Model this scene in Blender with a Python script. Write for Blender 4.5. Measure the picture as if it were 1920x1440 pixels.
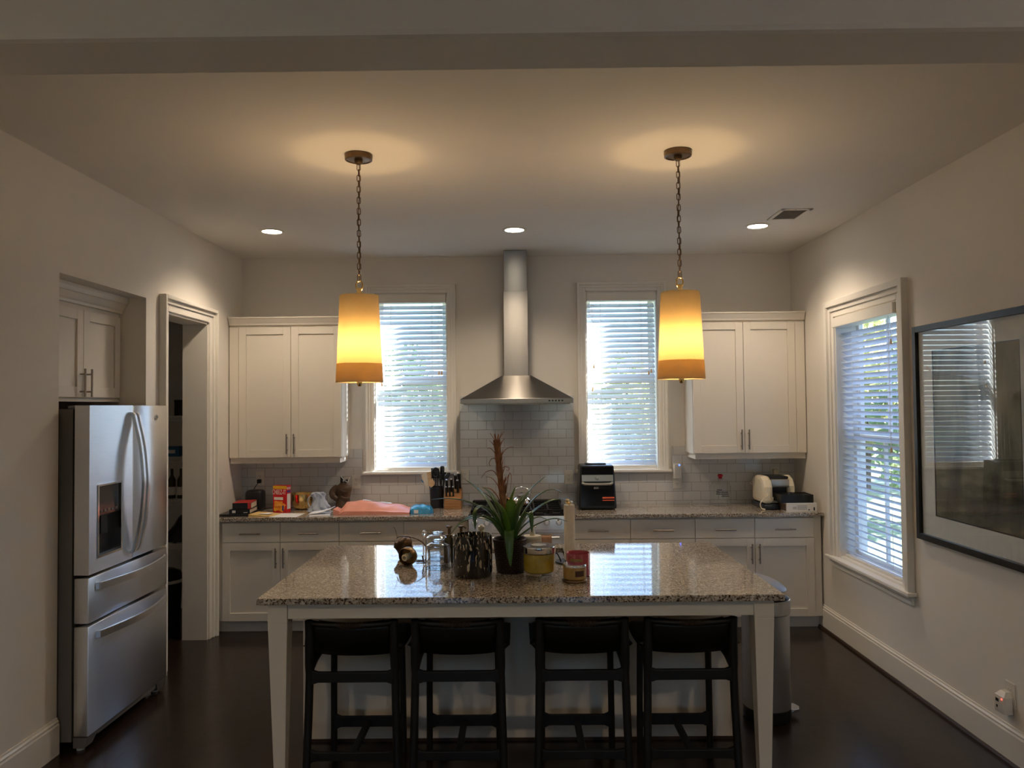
import bpy, bmesh, math, random
from mathutils import Vector, Matrix, Euler
R = math.radians
random.seed(7)
for o in list(bpy.data.objects):
    bpy.data.objects.remove(o)
SC = bpy.context.scene
COL = SC.collection

# ------------------------------------------------------------------ camera
CAM_H, PITCH, ROLL, YAW = 1.776, 0.0282, 0.0100, -0.0051
cd = bpy.data.cameras.new('camera')
cd.sensor_fit = 'HORIZONTAL'; cd.sensor_width = 36.0; cd.lens = 36.0 * 1442.0 / 1920.0
cd.clip_start = 0.05; cd.clip_end = 200
cam = bpy.data.objects.new('camera', cd); COL.objects.link(cam)
f = Vector((math.sin(YAW) * math.cos(PITCH), math.cos(YAW) * math.cos(PITCH), math.sin(PITCH)))
r0 = Vector((math.cos(YAW), -math.sin(YAW), 0)); u0 = r0.cross(f)
rt = r0 * math.cos(ROLL) - u0 * math.sin(ROLL); up = r0 * math.sin(ROLL) + u0 * math.cos(ROLL)
cam.matrix_world = Matrix(((rt.x, up.x, -f.x, 0), (rt.y, up.y, -f.y, 0), (rt.z, up.z, -f.z, CAM_H), (0, 0, 0, 1)))
SC.camera = cam

# ------------------------------------------------------------------ world, sun, exposure
W = bpy.data.worlds.new('sky'); SC.world = W; W.use_nodes = True
wn, wl = W.node_tree.nodes, W.node_tree.links
wn.clear()
sky = wn.new('ShaderNodeTexSky'); sky.sky_type = 'NISHITA'; sky.sun_disc = False
sky.sun_elevation = R(30); sky.sun_rotation = R(68); sky.ozone_density = 1.2
bg = wn.new('ShaderNodeBackground'); bg.inputs[1].default_value = 0.49
wo = wn.new('ShaderNodeOutputWorld')
tint = wn.new('ShaderNodeMix'); tint.data_type = 'RGBA'; tint.blend_type = 'MULTIPLY'; tint.inputs[0].default_value = 1; tint.inputs[7].default_value = (.84, .97, 1.14, 1)
wl.new(sky.outputs[0], tint.inputs[6]); wl.new(tint.outputs[2], bg.inputs[0]); wl.new(bg.outputs[0], wo.inputs[0])
sd = bpy.data.lights.new('sun', 'SUN'); sd.energy = 20.0; sd.angle = R(0.6); sd.color = (0.86, 0.95, 1.0)
sun = bpy.data.objects.new('sun', sd); COL.objects.link(sun); sun.location = (12, 12, 9)
sun.rotation_euler = Vector((-2.5, -1.0, -1.55)).to_track_quat('-Z', 'Y').to_euler()
VS = SC.view_settings
VS.view_transform = 'Standard'; VS.look = 'None'; VS.gamma = 1.0; VS.exposure = 1.20; VS.use_curve_mapping = False
SC.cycles.use_denoising = True
SC.cycles.max_bounces = 10; SC.cycles.diffuse_bounces = 6; SC.cycles.glossy_bounces = 5
SC.cycles.transparent_max_bounces = 24; SC.cycles.transmission_bounces = 8
SC.cycles.sample_clamp_indirect = 6.0; SC.cycles.caustics_reflective = False; SC.cycles.caustics_refractive = False
BULB, SPOT, REAR, UPL = 185.0, 34.0, 42.0, 1.25

# ------------------------------------------------------------------ materials
def base(name):
    m = bpy.data.materials.new(name); m.use_nodes = True
    n, l = m.node_tree.nodes, m.node_tree.links
    n.clear()
    out = n.new('ShaderNodeOutputMaterial')
    return m, n, l, out
def pr(n, col=(.8, .8, .8), rough=.5, metal=0., spec=.5, coat=0., aniso=0., trans=0., ior=1.45):
    b = n.new('ShaderNodeBsdfPrincipled')
    b.inputs['Base Color'].default_value = (*col, 1); b.inputs['Roughness'].default_value = rough
    b.inputs['Metallic'].default_value = metal; b.inputs['Specular IOR Level'].default_value = spec
    b.inputs['Coat Weight'].default_value = coat; b.inputs['Coat Roughness'].default_value = .08
    b.inputs['Anisotropic'].default_value = aniso; b.inputs['Anisotropic Rotation'].default_value = .25; b.inputs['Transmission Weight'].default_value = trans
    b.inputs['IOR'].default_value = ior
    return b
def noise(n, l, scale, detail=3, stretch=None, src='Object'):
    tc = n.new('ShaderNodeTexCoord'); t = n.new('ShaderNodeTexNoise')
    t.inputs['Scale'].default_value = scale; t.inputs['Detail'].default_value = detail
    if stretch:
        mp = n.new('ShaderNodeMapping'); mp.inputs['Scale'].default_value = stretch
        l.new(tc.outputs[src], mp.inputs[0]); l.new(mp.outputs[0], t.inputs[0])
    else:
        l.new(tc.outputs[src], t.inputs[0])
    return t
def ramp(n, l, src, stops):
    r = n.new('ShaderNodeValToRGB'); e = r.color_ramp.elements
    while len(e) < len(stops): e.new(.5)
    for i, (p, c) in enumerate(stops):
        e[i].position = p; e[i].color = (*c, 1)
    l.new(src, r.inputs[0]); return r
def bumpn(n, l, src, b, strength, dist):
    bp = n.new('ShaderNodeBump'); bp.inputs['Strength'].default_value = strength; bp.inputs['Distance'].default_value = dist
    l.new(src, bp.inputs['Height']); l.new(bp.outputs[0], b.inputs['Normal'])
def pm(name, col, rough=.5, metal=0., var=.06, scale=6., bump=0., spec=.5, coat=0., stretch=None, aniso=0., col2=None, tangent=None):
    m, n, l, out = base(name)
    b = pr(n, col, rough, metal, spec, coat, aniso)
    t = noise(n, l, scale, 4, stretch)
    c2 = col2 or tuple(min(1, c * (1 + var)) for c in col); c1 = col if col2 else tuple(c * (1 - var) for c in col)
    rr = ramp(n, l, t.outputs[0], [(.32, c1), (.68, c2)])
    l.new(rr.outputs[0], b.inputs['Base Color'])
    if bump: bumpn(n, l, t.outputs[0], b, bump, .002)
    if tangent:
        tg = n.new('ShaderNodeTangent'); tg.direction_type = 'RADIAL'; tg.axis = tangent
        l.new(tg.outputs[0], b.inputs['Tangent'])
    l.new(b.outputs[0], out.inputs[0])
    return m
def emis(name, col, s):
    m, n, l, out = base(name)
    e = n.new('ShaderNodeEmission'); e.inputs[0].default_value = (*col, 1); e.inputs[1].default_value = s
    l.new(e.outputs[0], out.inputs[0]); return m
def pane_glass(name, tint=(1, 1, 1), ior=1.45, rough=0.0):
    m, n, l, out = base(name)
    t = n.new('ShaderNodeBsdfTransparent'); t.inputs[0].default_value = (*tint, 1)
    g = n.new('ShaderNodeBsdfGlossy'); g.inputs['Roughness'].default_value = rough
    fr = n.new('ShaderNodeFresnel'); fr.inputs[0].default_value = ior
    mx = n.new('ShaderNodeMixShader')
    ge = n.new('ShaderNodeNewGeometry'); iv = n.new('ShaderNodeMath'); iv.operation = 'SUBTRACT'; iv.inputs[0].default_value = 1
    l.new(ge.outputs['Backfacing'], iv.inputs[1])
    mu = n.new('ShaderNodeMath'); mu.operation = 'MULTIPLY'; l.new(fr.outputs[0], mu.inputs[0]); l.new(iv.outputs[0], mu.inputs[1])
    l.new(mu.outputs[0], mx.inputs[0]); l.new(t.outputs[0], mx.inputs[1]); l.new(g.outputs[0], mx.inputs[2])
    l.new(mx.outputs[0], out.inputs[0]); return m
def thin_cloth(name, col, tcol, mix=.5):
    m, n, l, out = base(name)
    d = n.new('ShaderNodeBsdfDiffuse'); t = n.new('ShaderNodeBsdfTranslucent')
    ns = noise(n, l, 220, 2)
    rr = ramp(n, l, ns.outputs[0], [(.3, tuple(c * .94 for c in col)), (.7, col)])
    l.new(rr.outputs[0], d.inputs[0]); t.inputs[0].default_value = (*tcol, 1)
    mx = n.new('ShaderNodeMixShader'); mx.inputs[0].default_value = mix
    l.new(d.outputs[0], mx.inputs[1]); l.new(t.outputs[0], mx.inputs[2]); l.new(mx.outputs[0], out.inputs[0])
    return m
M = {}
M['wall'] = pm('wall paint', (.79, .75, .69), .75, var=.015, scale=3, bump=.02)
M['ceil'] = pm('ceiling paint', (.82, .79, .74), .85, var=.012, scale=2)
M['trim'] = pm('white trim paint', (.80, .77, .71), .38, var=.012, scale=5)
M['cab'] = pm('cream white cabinet paint', (.72, .67, .59), .36, var=.012, scale=4)
M['grayin'] = pm('pantry paint', (.72, .70, .66), .8, var=.02)
M['dark'] = pm('dark gap', (.012, .011, .010), .7)
M['handle'] = pm('brushed nickel', (.34, .30, .26), .34, 1.0, var=.08, scale=60)
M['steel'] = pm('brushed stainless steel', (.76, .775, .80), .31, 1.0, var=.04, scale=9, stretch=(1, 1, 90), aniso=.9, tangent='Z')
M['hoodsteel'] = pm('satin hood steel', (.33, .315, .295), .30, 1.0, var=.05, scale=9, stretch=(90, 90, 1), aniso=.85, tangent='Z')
M['steelside'] = pm('grey painted appliance side', (.15, .135, .118), .5)
M['chrome'] = pm('polished chrome', (.80, .80, .80), .10, 1.0, var=.03)
M['black'] = pm('black plastic', (.010, .010, .011), .32, var=.2, scale=12)
M['blackgloss'] = pm('glossy black panel', (.008, .008, .010), .07, var=.2, scale=3)
M['blackmetal'] = pm('black cast iron', (.012, .012, .012), .5, .2, var=.3, scale=40, bump=.2)
M['stool'] = pm('black stained wood', (.005, .004, .0037), .5, var=.25, scale=10, stretch=(8, 8, 1))
M['leather'] = pm('black leather', (.005, .0045, .004), .42, var=.3, scale=60, bump=.25)
M['leathercord'] = pm('dark brown leather wrap', (.035, .020, .013), .45, var=.3, scale=80, bump=.3)
M['bronze'] = pm('aged bronze', (.16, .105, .06), .36, 1.0, var=.25, scale=18)
M['brass'] = pm('polished brass', (.80, .56, .22), .20, 1.0, var=.08, scale=14)
M['white'] = pm('white plastic', (.82, .80, .76), .4, var=.02)
M['outlet'] = pm('ivory outlet plastic', (.70, .67, .60), .35, var=.02)
M['paper'] = pm('white paper', (.82, .83, .86), .8, var=.03, scale=20)
M['manila'] = pm('manila paper', (.72, .50, .20), .75, var=.08, scale=15)
M['pink'] = pm('pink poly mailer', (.80, .34, .25), .32, var=.08, scale=9, bump=.5)
M['blue'] = pm('blue plastic wrap', (.03, .28, .62), .22, scale=20, col2=(.10, .45, .78), bump=.6)
M['red'] = pm('red box card', (.62, .015, .02), .42, var=.05)
M['yellow'] = pm('yellow print', (.90, .52, .03), .45, var=.06)
M['orange'] = pm('orange cracker print', (.88, .26, .02), .5, scale=60, col2=(.95, .48, .08))
M['purple'] = pm('dark blue print', (.03, .04, .22), .5)
M['bookblack'] = pm('black book cover', (.014, .014, .018), .3, var=.2)
M['bookred'] = pm('red book cover', (.45, .035, .03), .4, var=.1)
M['pages'] = pm('book pages', (.72, .66, .55), .8, scale=30, stretch=(1, 1, 30), var=.1)
M['clay'] = pm('brown glazed clay', (.115, .070, .045), .42, var=.25, scale=10, bump=.15)
M['figwhite'] = pm('pearly ornament', (.80, .78, .74), .15, .3, var=.05)
M['wood'] = pm('acacia wood', (.30, .135, .05), .42, scale=7, stretch=(1, 1, 9), col2=(.48, .25, .10))
M['woodlight'] = pm('beech wood', (.56, .36, .19), .55, scale=9, stretch=(1, 1, 12), col2=(.66, .46, .27))
M['navy'] = pm('dark blue grey crock glaze', (.020, .024, .034), .25, var=.2)
M['grayutensil'] = pm('grey silicone', (.05, .055, .06), .4)
M['cream'] = pm('cream enamel', (.76, .68, .52), .28, var=.03)
M['silver'] = pm('satin silver plastic', (.50, .48, .44), .30, .9, var=.05)
M['redknob'] = pm('red knob', (.42, .012, .02), .25)
M['redstick'] = pm('orange red sticker', (.75, .13, .05), .45)
M['tan'] = pm('tan dish towel', (.30, .17, .10), .9, scale=70, var=.2, bump=.4)
M['darkbronze'] = pm('dark bronze', (.075, .052, .036), .42, 1.0, var=.25, scale=18)
M['brassdull'] = pm('dull tan bronze', (.26, .17, .085), .38, 1.0, var=.15, scale=14)
M['copper'] = pm('copper', (.65, .30, .14), .25, 1.0)
M['trashsteel'] = pm('fingerprint proof steel', (.42, .43, .45), .36, 1.0, var=.05, scale=10, stretch=(60, 60, 1))
M['lidblue'] = pm('satin grey lid', (.36, .39, .46), .40, .6, var=.03)
M['roll'] = pm('paper towel', (.84, .76, .62), .9, scale=60, var=.04, bump=.4)
M['leafg'] = pm('bromeliad leaf', (.035, .085, .018), .28, scale=14, col2=(.075, .16, .035), stretch=(1, 1, .2))
M['leafbright'] = pm('bright bromeliad leaf', (.10, .22, .02), .32, scale=10, col2=(.16, .30, .04))
M['dry'] = pm('dried flower spike', (.26, .105, .05), .7, scale=30, col2=(.42, .19, .09), bump=.5)
M['dryleaf'] = pm('dried leaf', (.36, .16, .05), .6, scale=20, col2=(.20, .08, .04))
M['soil'] = pm('potting soil', (.03, .02, .014), .95, scale=60, bump=1.0)
M['trunk'] = pm('bark', (.10, .075, .055), .9, scale=12, bump=.8)
M['grass'] = pm('lawn', (.10, .15, .07), .9, scale=3, col2=(.19, .23, .12), bump=.5)
M['patio'] = pm('grey paving', (.42, .41, .40), .9, scale=2, bump=.3)
M['siding'] = pm('lavender grey siding', (.60, .61, .68), .7, scale=2, var=.04)
M['roofing'] = pm('dark roof shingles', (.07, .065, .065), .9, scale=20, var=.2, bump=.4)
M['shutter'] = pm('dark window panes', (.03, .035, .06), .15)
M['redcandle'] = pm('dark pink candle glass', (.44, .075, .095), .16, var=.06, coat=.6)
M['darkwarm'] = pm('dark brown label', (.05, .02, .012), .5)
M['grille'] = pm('grey grille', (.58, .56, .52), .6)
M['wire'] = pm('white coated wire', (.85, .85, .83), .4)
M['bluebox'] = pm('blue carton', (.03, .16, .34), .5)
M['tinred'] = pm('red label tin', (.42, .06, .05), .4)
M['bag'] = pm('black garbage bag', (.012, .012, .013), .25, scale=30, bump=.8)
M['pump'] = pm('cream plastic bottle', (.78, .72, .58), .35, var=.03)
M['bottle'] = pm('olive brown soap bottle', (.06, .05, .025), .2)
M['ventdark'] = pm('grey vent interior', (.40, .38, .34), .7)
M['steelbright'] = pm('bright brushed steel', (.82, .83, .86), .28, 1.0, var=.03, scale=30)
M['panelgray'] = pm('dark reflective panel', (.10, .10, .10), .12, 1.0, var=.1)
M['shoe'] = pm('dark brown shoe moulding', (.035, .018, .011), .45)
M['rubber'] = pm('black rubber', (.015, .015, .015), .7)
M['glass'] = pane_glass('window glass')
M['jarglass'] = pane_glass('clear jar glass', (.985, .99, .99), 1.6)
def real_glass(name, col):
    m, n, l, out = base(name)
    b = pr(n, col, .02, trans=1.0, ior=1.47)
    t = noise(n, l, 25, 2); bumpn(n, l, t.outputs[0], b, .04, .002)
    l.new(b.outputs[0], out.inputs[0]); return m
M['shadeglass'] = real_glass('clear blown glass', (.97, .98, .98))
M['picglass'] = pane_glass('picture glass', (.97, .98, .97), 1.8)
M['cloth'] = thin_cloth('cream lamp shade fabric', (.88, .78, .58), (.15, .108, .048), .5)
M['clothband'] = thin_cloth('doubled shade fabric', (.86, .74, .52), (.66, .50, .24), .5)
M['diffuser'] = thin_cloth('white diffuser', (.9, .85, .7), (.95, .88, .7), .6)
M['slat'] = thin_cloth('white faux wood slat', (.80, .82, .84), (.74, .80, .90), .45)
M['leaves'] = thin_cloth('garden leaves', (.13, .19, .09), (.24, .31, .13), .45)
M['leavesy'] = thin_cloth('yellow green leaves', (.32, .33, .15), (.55, .52, .22), .45)
M['sheer'] = thin_cloth('cloudy plastic bag', (.66, .71, .80), (.75, .8, .88), .4)
M['bulb'] = emis('warm bulb', (1.0, .66, .30), BULB)
M['led'] = emis('downlight lens', (1.0, .90, .72), 9.0)
M['bluled'] = emis('blue indicator', (.05, .12, 1.0), 3.0)
M['redled'] = emis('red indicator', (1.0, .05, .03), 3.0)

def mk_granite(name):
    m, n, l, out = base(name)
    b = pr(n, (.5, .45, .4), .05, spec=.62, coat=.35)
    tc = n.new('ShaderNodeTexCoord')
    a = n.new('ShaderNodeTexVoronoi'); a.inputs['Scale'].default_value = 150
    c = n.new('ShaderNodeTexNoise'); c.inputs['Scale'].default_value = 100; c.inputs['Detail'].default_value = 5; c.inputs['Roughness'].default_value = .7
    d = n.new('ShaderNodeTexNoise'); d.inputs['Scale'].default_value = 40; d.inputs['Detail'].default_value = 3
    for t in (a, c, d): l.new(tc.outputs['Object'], t.inputs['Vector'])
    r1 = ramp(n, l, a.outputs['Color'], [(.0, (.30, .25, .20)), (.35, (.47, .41, .34)), (.62, (.62, .56, .48)), (1., (.72, .67, .60))])
    r2 = ramp(n, l, c.outputs[0], [(.39, (.035, .03, .026)), (.445, (.30, .25, .21)), (.51, (1, 1, 1)), (.8, (1, 1, 1))])
    r3 = ramp(n, l, d.outputs[0], [(.35, (.66, .62, .58)), (.6, (1, 1, 1))])
    mx = n.new('ShaderNodeMix'); mx.data_type = 'RGBA'; mx.blend_type = 'MULTIPLY'; mx.inputs[0].default_value = 1
    l.new(r1.outputs[0], mx.inputs[6]); l.new(r2.outputs[0], mx.inputs[7])
    m2 = n.new('ShaderNodeMix'); m2.data_type = 'RGBA'; m2.blend_type = 'MULTIPLY'; m2.inputs[0].default_value = 1
    l.new(mx.outputs[2], m2.inputs[6]); l.new(r3.outputs[0], m2.inputs[7])
    l.new(m2.outputs[2], b.inputs['Base Color']); l.new(b.outputs[0], out.inputs[0]); return m
M['granite'] = mk_granite('speckled granite')

def mk_brick(name, mode, bw, rh, mortar, c1, c2, cm, rough, bump, offset=.5, off=(0, 0, 0), grain=0.):
    m, n, l, out = base(name)
    b = pr(n, c1, rough)
    tc = n.new('ShaderNodeTexCoord'); sp = n.new('ShaderNodeSeparateXYZ'); cb = n.new('ShaderNodeCombineXYZ')
    l.new(tc.outputs['Object'], sp.inputs[0])
    l.new(sp.outputs[mode[0]], cb.inputs[0]); l.new(sp.outputs[mode[1]], cb.inputs[1])
    mp = n.new('ShaderNodeMapping'); mp.inputs['Location'].default_value = off
    l.new(cb.outputs[0], mp.inputs[0])
    t = n.new('ShaderNodeTexBrick'); t.offset = offset; t.inputs['Scale'].default_value = 1
    t.inputs['Brick Width'].default_value = bw; t.inputs['Row Height'].default_value = rh
    t.inputs['Mortar Size'].default_value = mortar; t.inputs['Mortar Smooth'].default_value = .3
    t.inputs['Color1'].default_value = (*c1, 1); t.inputs['Color2'].default_value = (*c2, 1); t.inputs['Mortar'].default_value = (*cm, 1)
    l.new(mp.outputs[0], t.inputs['Vector'])
    colsrc = t.outputs['Color']
    if grain:
        g = n.new('ShaderNodeTexNoise'); g.inputs['Scale'].default_value = 14; g.inputs['Detail'].default_value = 6
        m3 = n.new('ShaderNodeMapping'); m3.inputs['Scale'].default_value = (1, 14, 1)
        l.new(cb.outputs[0], m3.inputs[0]); l.new(m3.outputs[0], g.inputs['Vector'])
        rr = ramp(n, l, g.outputs[0], [(.25, (1 - grain,) * 3), (.75, (1, 1, 1))])
        mx = n.new('ShaderNodeMix'); mx.data_type = 'RGBA'; mx.blend_type = 'MULTIPLY'; mx.inputs[0].default_value = 1
        l.new(colsrc, mx.inputs[6]); l.new(rr.outputs[0], mx.inputs[7]); colsrc = mx.outputs[2]
    l.new(colsrc, b.inputs['Base Color'])
    bp = n.new('ShaderNodeBump'); bp.invert = True; bp.inputs['Strength'].default_value = bump; bp.inputs['Distance'].default_value = .003
    l.new(t.outputs['Fac'], bp.inputs['Height'])
    ns = n.new('ShaderNodeTexNoise'); ns.inputs['Scale'].default_value = 9
    l.new(tc.outputs['Object'], ns.inputs['Vector'])
    b2 = n.new('ShaderNodeBump'); b2.inputs['Strength'].default_value = .10; b2.inputs['Distance'].default_value = .01
    l.new(ns.outputs[0], b2.inputs['Height']); l.new(bp.outputs[0], b2.inputs['Normal']); l.new(b2.outputs[0], b.inputs['Normal'])
    l.new(b.outputs[0], out.inputs[0]); return m
M['tile'] = mk_brick('glazed white subway tile', (0, 2), .1545, .0785, .0022, (.60, .595, .59), (.64, .635, .63), (.36, .345, .33), .10, .6, off=(.03, .002, 0))
M['floor'] = mk_brick('dark stained oak planks', (1, 0), 1.3, .082, .0012, (.022, .013, .0095), (.030, .018, .013), (.006, .004, .003), .22, .25, offset=.37, grain=.45)
M['wicker'] = mk_brick('dark woven wicker', (0, 2), .022, .011, .0025, (.045, .020, .012), (.075, .036, .020), (.006, .003, .002), .55, 1.0)

def mk_vase():
    m, n, l, out = base('black glass with cream flecks')
    b = pr(n, (.01, .01, .01), .10, coat=.6)
    tc = n.new('ShaderNodeTexCoord'); mp = n.new('ShaderNodeMapping'); mp.inputs['Scale'].default_value = (1, 1, .30)
    l.new(tc.outputs['Object'], mp.inputs[0])
    t = n.new('ShaderNodeTexNoise'); t.inputs['Scale'].default_value = 85; t.inputs['Detail'].default_value = 2; t.inputs['Distortion'].default_value = .6
    l.new(mp.outputs[0], t.inputs['Vector'])
    sp = n.new('ShaderNodeSeparateXYZ'); l.new(tc.outputs['Object'], sp.inputs[0])
    ma = n.new('ShaderNodeMath'); ma.operation = 'MULTIPLY_ADD'; ma.inputs[1].default_value = .45; ma.inputs[2].default_value = -.035
    l.new(sp.outputs[2], ma.inputs[0])
    ad = n.new('ShaderNodeMath'); ad.operation = 'ADD'; l.new(t.outputs[0], ad.inputs[0]); l.new(ma.outputs[0], ad.inputs[1])
    rr = ramp(n, l, ad.outputs[0], [(.60, (.008, .007, .006)), (.645, (.42, .33, .22)), (.69, (.66, .58, .44))])
    l.new(rr.outputs[0], b.inputs['Base Color']); l.new(b.outputs[0], out.inputs[0]); return m
M['vase'] = mk_vase()

def mk_wax(name, c1, c2, rough=.12):
    m, n, l, out = base(name)
    b = pr(n, c1, rough, coat=.5)
    b.inputs['Subsurface Weight'].default_value = .3; b.inputs['Subsurface Radius'].default_value = (.02, .012, .004)
    t = noise(n, l, 18, 3)
    rr = ramp(n, l, t.outputs[0], [(.35, c1), (.7, c2)])
    l.new(rr.outputs[0], b.inputs['Base Color']); l.new(b.outputs[0], out.inputs[0]); return m
M['wax'] = mk_wax('yellow candle wax', (.40, .28, .02), (.52, .38, .05))
M['goldwax'] = mk_wax('amber candle', (.34, .20, .06), (.50, .32, .11))

def mk_art():
    m, n, l, out = base('abstract olive grey painting')
    b = pr(n, (.2, .19, .15), .7)
    tc = n.new('ShaderNodeTexCoord')
    mp = n.new('ShaderNodeMapping'); mp.inputs['Scale'].default_value = (1, 1, .45); l.new(tc.outputs['Object'], mp.inputs[0])
    t = n.new('ShaderNodeTexNoise'); t.inputs['Scale'].default_value = 6; t.inputs['Detail'].default_value = 7; t.inputs['Distortion'].default_value = .7
    l.new(mp.outputs[0], t.inputs['Vector'])
    r1 = ramp(n, l, t.outputs[0], [(.28, (.07, .065, .05)), (.45, (.19, .185, .14)), (.6, (.28, .27, .20)), (.78, (.38, .36, .29))])
    sp = n.new('ShaderNodeSeparateXYZ'); l.new(tc.outputs['Object'], sp.inputs[0])
    t2 = n.new('ShaderNodeTexNoise'); t2.inputs['Scale'].default_value = 9; t2.inputs['Detail'].default_value = 6
    m4 = n.new('ShaderNodeMapping'); m4.inputs['Scale'].default_value = (1, .5, 2); l.new(tc.outputs['Object'], m4.inputs[0]); l.new(m4.outputs[0], t2.inputs['Vector'])
    ma = n.new('ShaderNodeMath'); ma.operation = 'MULTIPLY_ADD'; ma.inputs[1].default_value = .35
    zo = n.new('ShaderNodeMath'); zo.operation = 'ADD'; zo.inputs[1].default_value = .5; l.new(sp.outputs[2], zo.inputs[0])
    l.new(t2.outputs[0], ma.inputs[0]); l.new(zo.outputs[0], ma.inputs[2])
    r2 = ramp(n, l, ma.outputs[0], [(.17, (.9, .85, .7)), (.28, (.38, .36, .34)), (.36, (.42, .40, .38)), (.48, (1, 1, 1))])
    mx = n.new('ShaderNodeMix'); mx.data_type = 'RGBA'; mx.blend_type = 'MULTIPLY'; mx.inputs[0].default_value = 1
    l.new(r1.outputs[0], mx.inputs[6]); l.new(r2.outputs[0], mx.inputs[7])
    l.new(mx.outputs[2], b.inputs['Base Color']); l.new(b.outputs[0], out.inputs[0]); return m
M['art'] = mk_art()

# ------------------------------------------------------------------ geometry helpers
LOC = {}
class MB:
    def __init__(s): s.bm = bmesh.new()
    def _m(s, verts, faces):
        vs = [s.bm.verts.new(v) for v in verts]
        for fc in faces:
            try: s.bm.faces.new([vs[i] for i in fc])
            except ValueError: pass
        return s
    def box(s, x0, x1, y0, y1, z0, z1):
        x0, x1 = min(x0, x1), max(x0, x1); y0, y1 = min(y0, y1), max(y0, y1); z0, z1 = min(z0, z1), max(z0, z1)
        v = [(x0, y0, z0), (x1, y0, z0), (x1, y1, z0), (x0, y1, z0), (x0, y0, z1), (x1, y0, z1), (x1, y1, z1), (x0, y1, z1)]
        return s._m(v, [(3, 2, 1, 0), (4, 5, 6, 7), (0, 1, 5, 4), (1, 2, 6, 5), (2, 3, 7, 6), (3, 0, 4, 7)])
    def bm_(s, f, u0, u1, v0, v1, d0, d1):
        a, b = f(u0, v0, d0), f(u1, v1, d1)
        return s.box(a[0], b[0], a[1], b[1], a[2], b[2])
    def hexa(s, p):      # 8 points, bottom 4 then top 4
        return s._m(p, [(3, 2, 1, 0), (4, 5, 6, 7), (0, 1, 5, 4), (1, 2, 6, 5), (2, 3, 7, 6), (3, 0, 4, 7)])
    def rbox(s, x0, x1, y0, y1, z0, z1, r, seg=3, mat=None):
        t = bmesh.new(); bmesh.ops.create_cube(t, size=1)
        for v in t.verts:
            v.co = Vector(((x0 + x1) / 2 + v.co.x * (x1 - x0), (y0 + y1) / 2 + v.co.y * (y1 - y0), (z0 + z1) / 2 + v.co.z * (z1 - z0)))
        bmesh.ops.bevel(t, geom=t.edges[:], offset=r, segments=seg, profile=.5, affect='EDGES')
        if mat is not None: bmesh.ops.transform(t, matrix=mat, verts=t.verts[:])
        t.verts.ensure_lookup_table(); ix = {v: i for i, v in enumerate(t.verts)}
        s._m([v.co.copy() for v in t.verts], [[ix[v] for v in fc.verts] for fc in t.faces]); t.free(); return s
    def prism(s, poly, f, a0, a1):  # poly [(p,q)], f(p,q,a)->xyz
        n = len(poly)
        v = [f(p, q, a0) for p, q in poly] + [f(p, q, a1) for p, q in poly]
        fc = [(i, (i + 1) % n, n + (i + 1) % n, n + i) for i in range(n)] + [tuple(range(n))[::-1], tuple(range(n, 2 * n))]
        return s._m(v, fc)
    def lathe(s, prof, c=(0, 0, 0), n=32, sx=1., sy=1., mat=None, close=False):
        vs, rings = [], []
        for r, z in prof:
            if r < 1e-6:
                rings.append([len(vs)]); vs.append(Vector((0, 0, z)))
            else:
                st = len(vs)
                for k in range(n):
                    a = 2 * math.pi * k / n; vs.append(Vector((r * math.cos(a) * sx, r * math.sin(a) * sy, z)))
                rings.append(list(range(st, st + n)))
        fc = []
        pairs = list(zip(rings[:-1], rings[1:])) + ([(rings[-1], rings[0])] if close else [])
        for A, B in pairs:
            for k in range(n):
                k2 = (k + 1) % n
                if len(A) == 1 and len(B) == 1: continue
                if len(A) == 1: fc.append((A[0], B[k2], B[k]))
                elif len(B) == 1: fc.append((A[k], A[k2], B[0]))
                else: fc.append((A[k], A[k2], B[k2], B[k]))
        T = Matrix.Translation(c) @ (mat if mat is not None else Matrix())
        return s._m([T @ v for v in vs], fc)
    def tube(s, pts, r, n=8, caps=True, closed=False, flat=1.0, refv=(0, 0, 1)):
        P = [Vector(p) for p in pts]; m = len(P); vs = []
        rr = r if isinstance(r, (list, tuple)) else [r] * m
        prev = None
        for i in range(m):
            if closed: t = P[(i + 1) % m] - P[i - 1]
            else: t = (P[min(i + 1, m - 1)] - P[max(i - 1, 0)])
            t.normalize()
            if prev is None:
                rv = Vector(refv)
                if abs(t.dot(rv)) > .95: rv = Vector((1, 0, 0))
                a = t.cross(rv).normalized()
            else:
                a = (prev - t * prev.dot(t)).normalized()
            prev = a; b = t.cross(a)
            for k in range(n):
                th = 2 * math.pi * k / n
                vs.append(P[i] + a * (rr[i] * math.cos(th)) + b * (rr[i] * flat * math.sin(th)))
        fc = []
        for i in range(m if closed else m - 1):
            j = (i + 1) % m
            for k in range(n):
                k2 = (k + 1) % n; fc.append((i * n + k, i * n + k2, j * n + k2, j * n + k))
        if caps and not closed: fc += [tuple(range(n))[::-1], tuple(range((m - 1) * n, m * n))]
        return s._m(vs, fc)
    def strap(s, pts, w, hw, ht):   # rectangular bar swept along pts, wide axis w
        P = [Vector(p) for p in pts]; W_ = Vector(w).normalized(); vs = []; m = len(P)
        for i in range(m):
            t = (P[min(i + 1, m - 1)] - P[max(i - 1, 0)]).normalized(); q = t.cross(W_).normalized()
            for a, b in ((-1, -1), (1, -1), (1, 1), (-1, 1)): vs.append(P[i] + W_ * hw * a + q * ht * b)
        fc = [(i * 4 + k, i * 4 + (k + 1) % 4, i * 4 + 4 + (k + 1) % 4, i * 4 + 4 + k) for i in range(m - 1) for k in range(4)]
        return s._m(vs, fc + [(3, 2, 1, 0), tuple(range(4 * m - 4, 4 * m))])
    def cyl(s, p0, p1, r, n=20): return s.tube([p0, p1], r, n)
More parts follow.
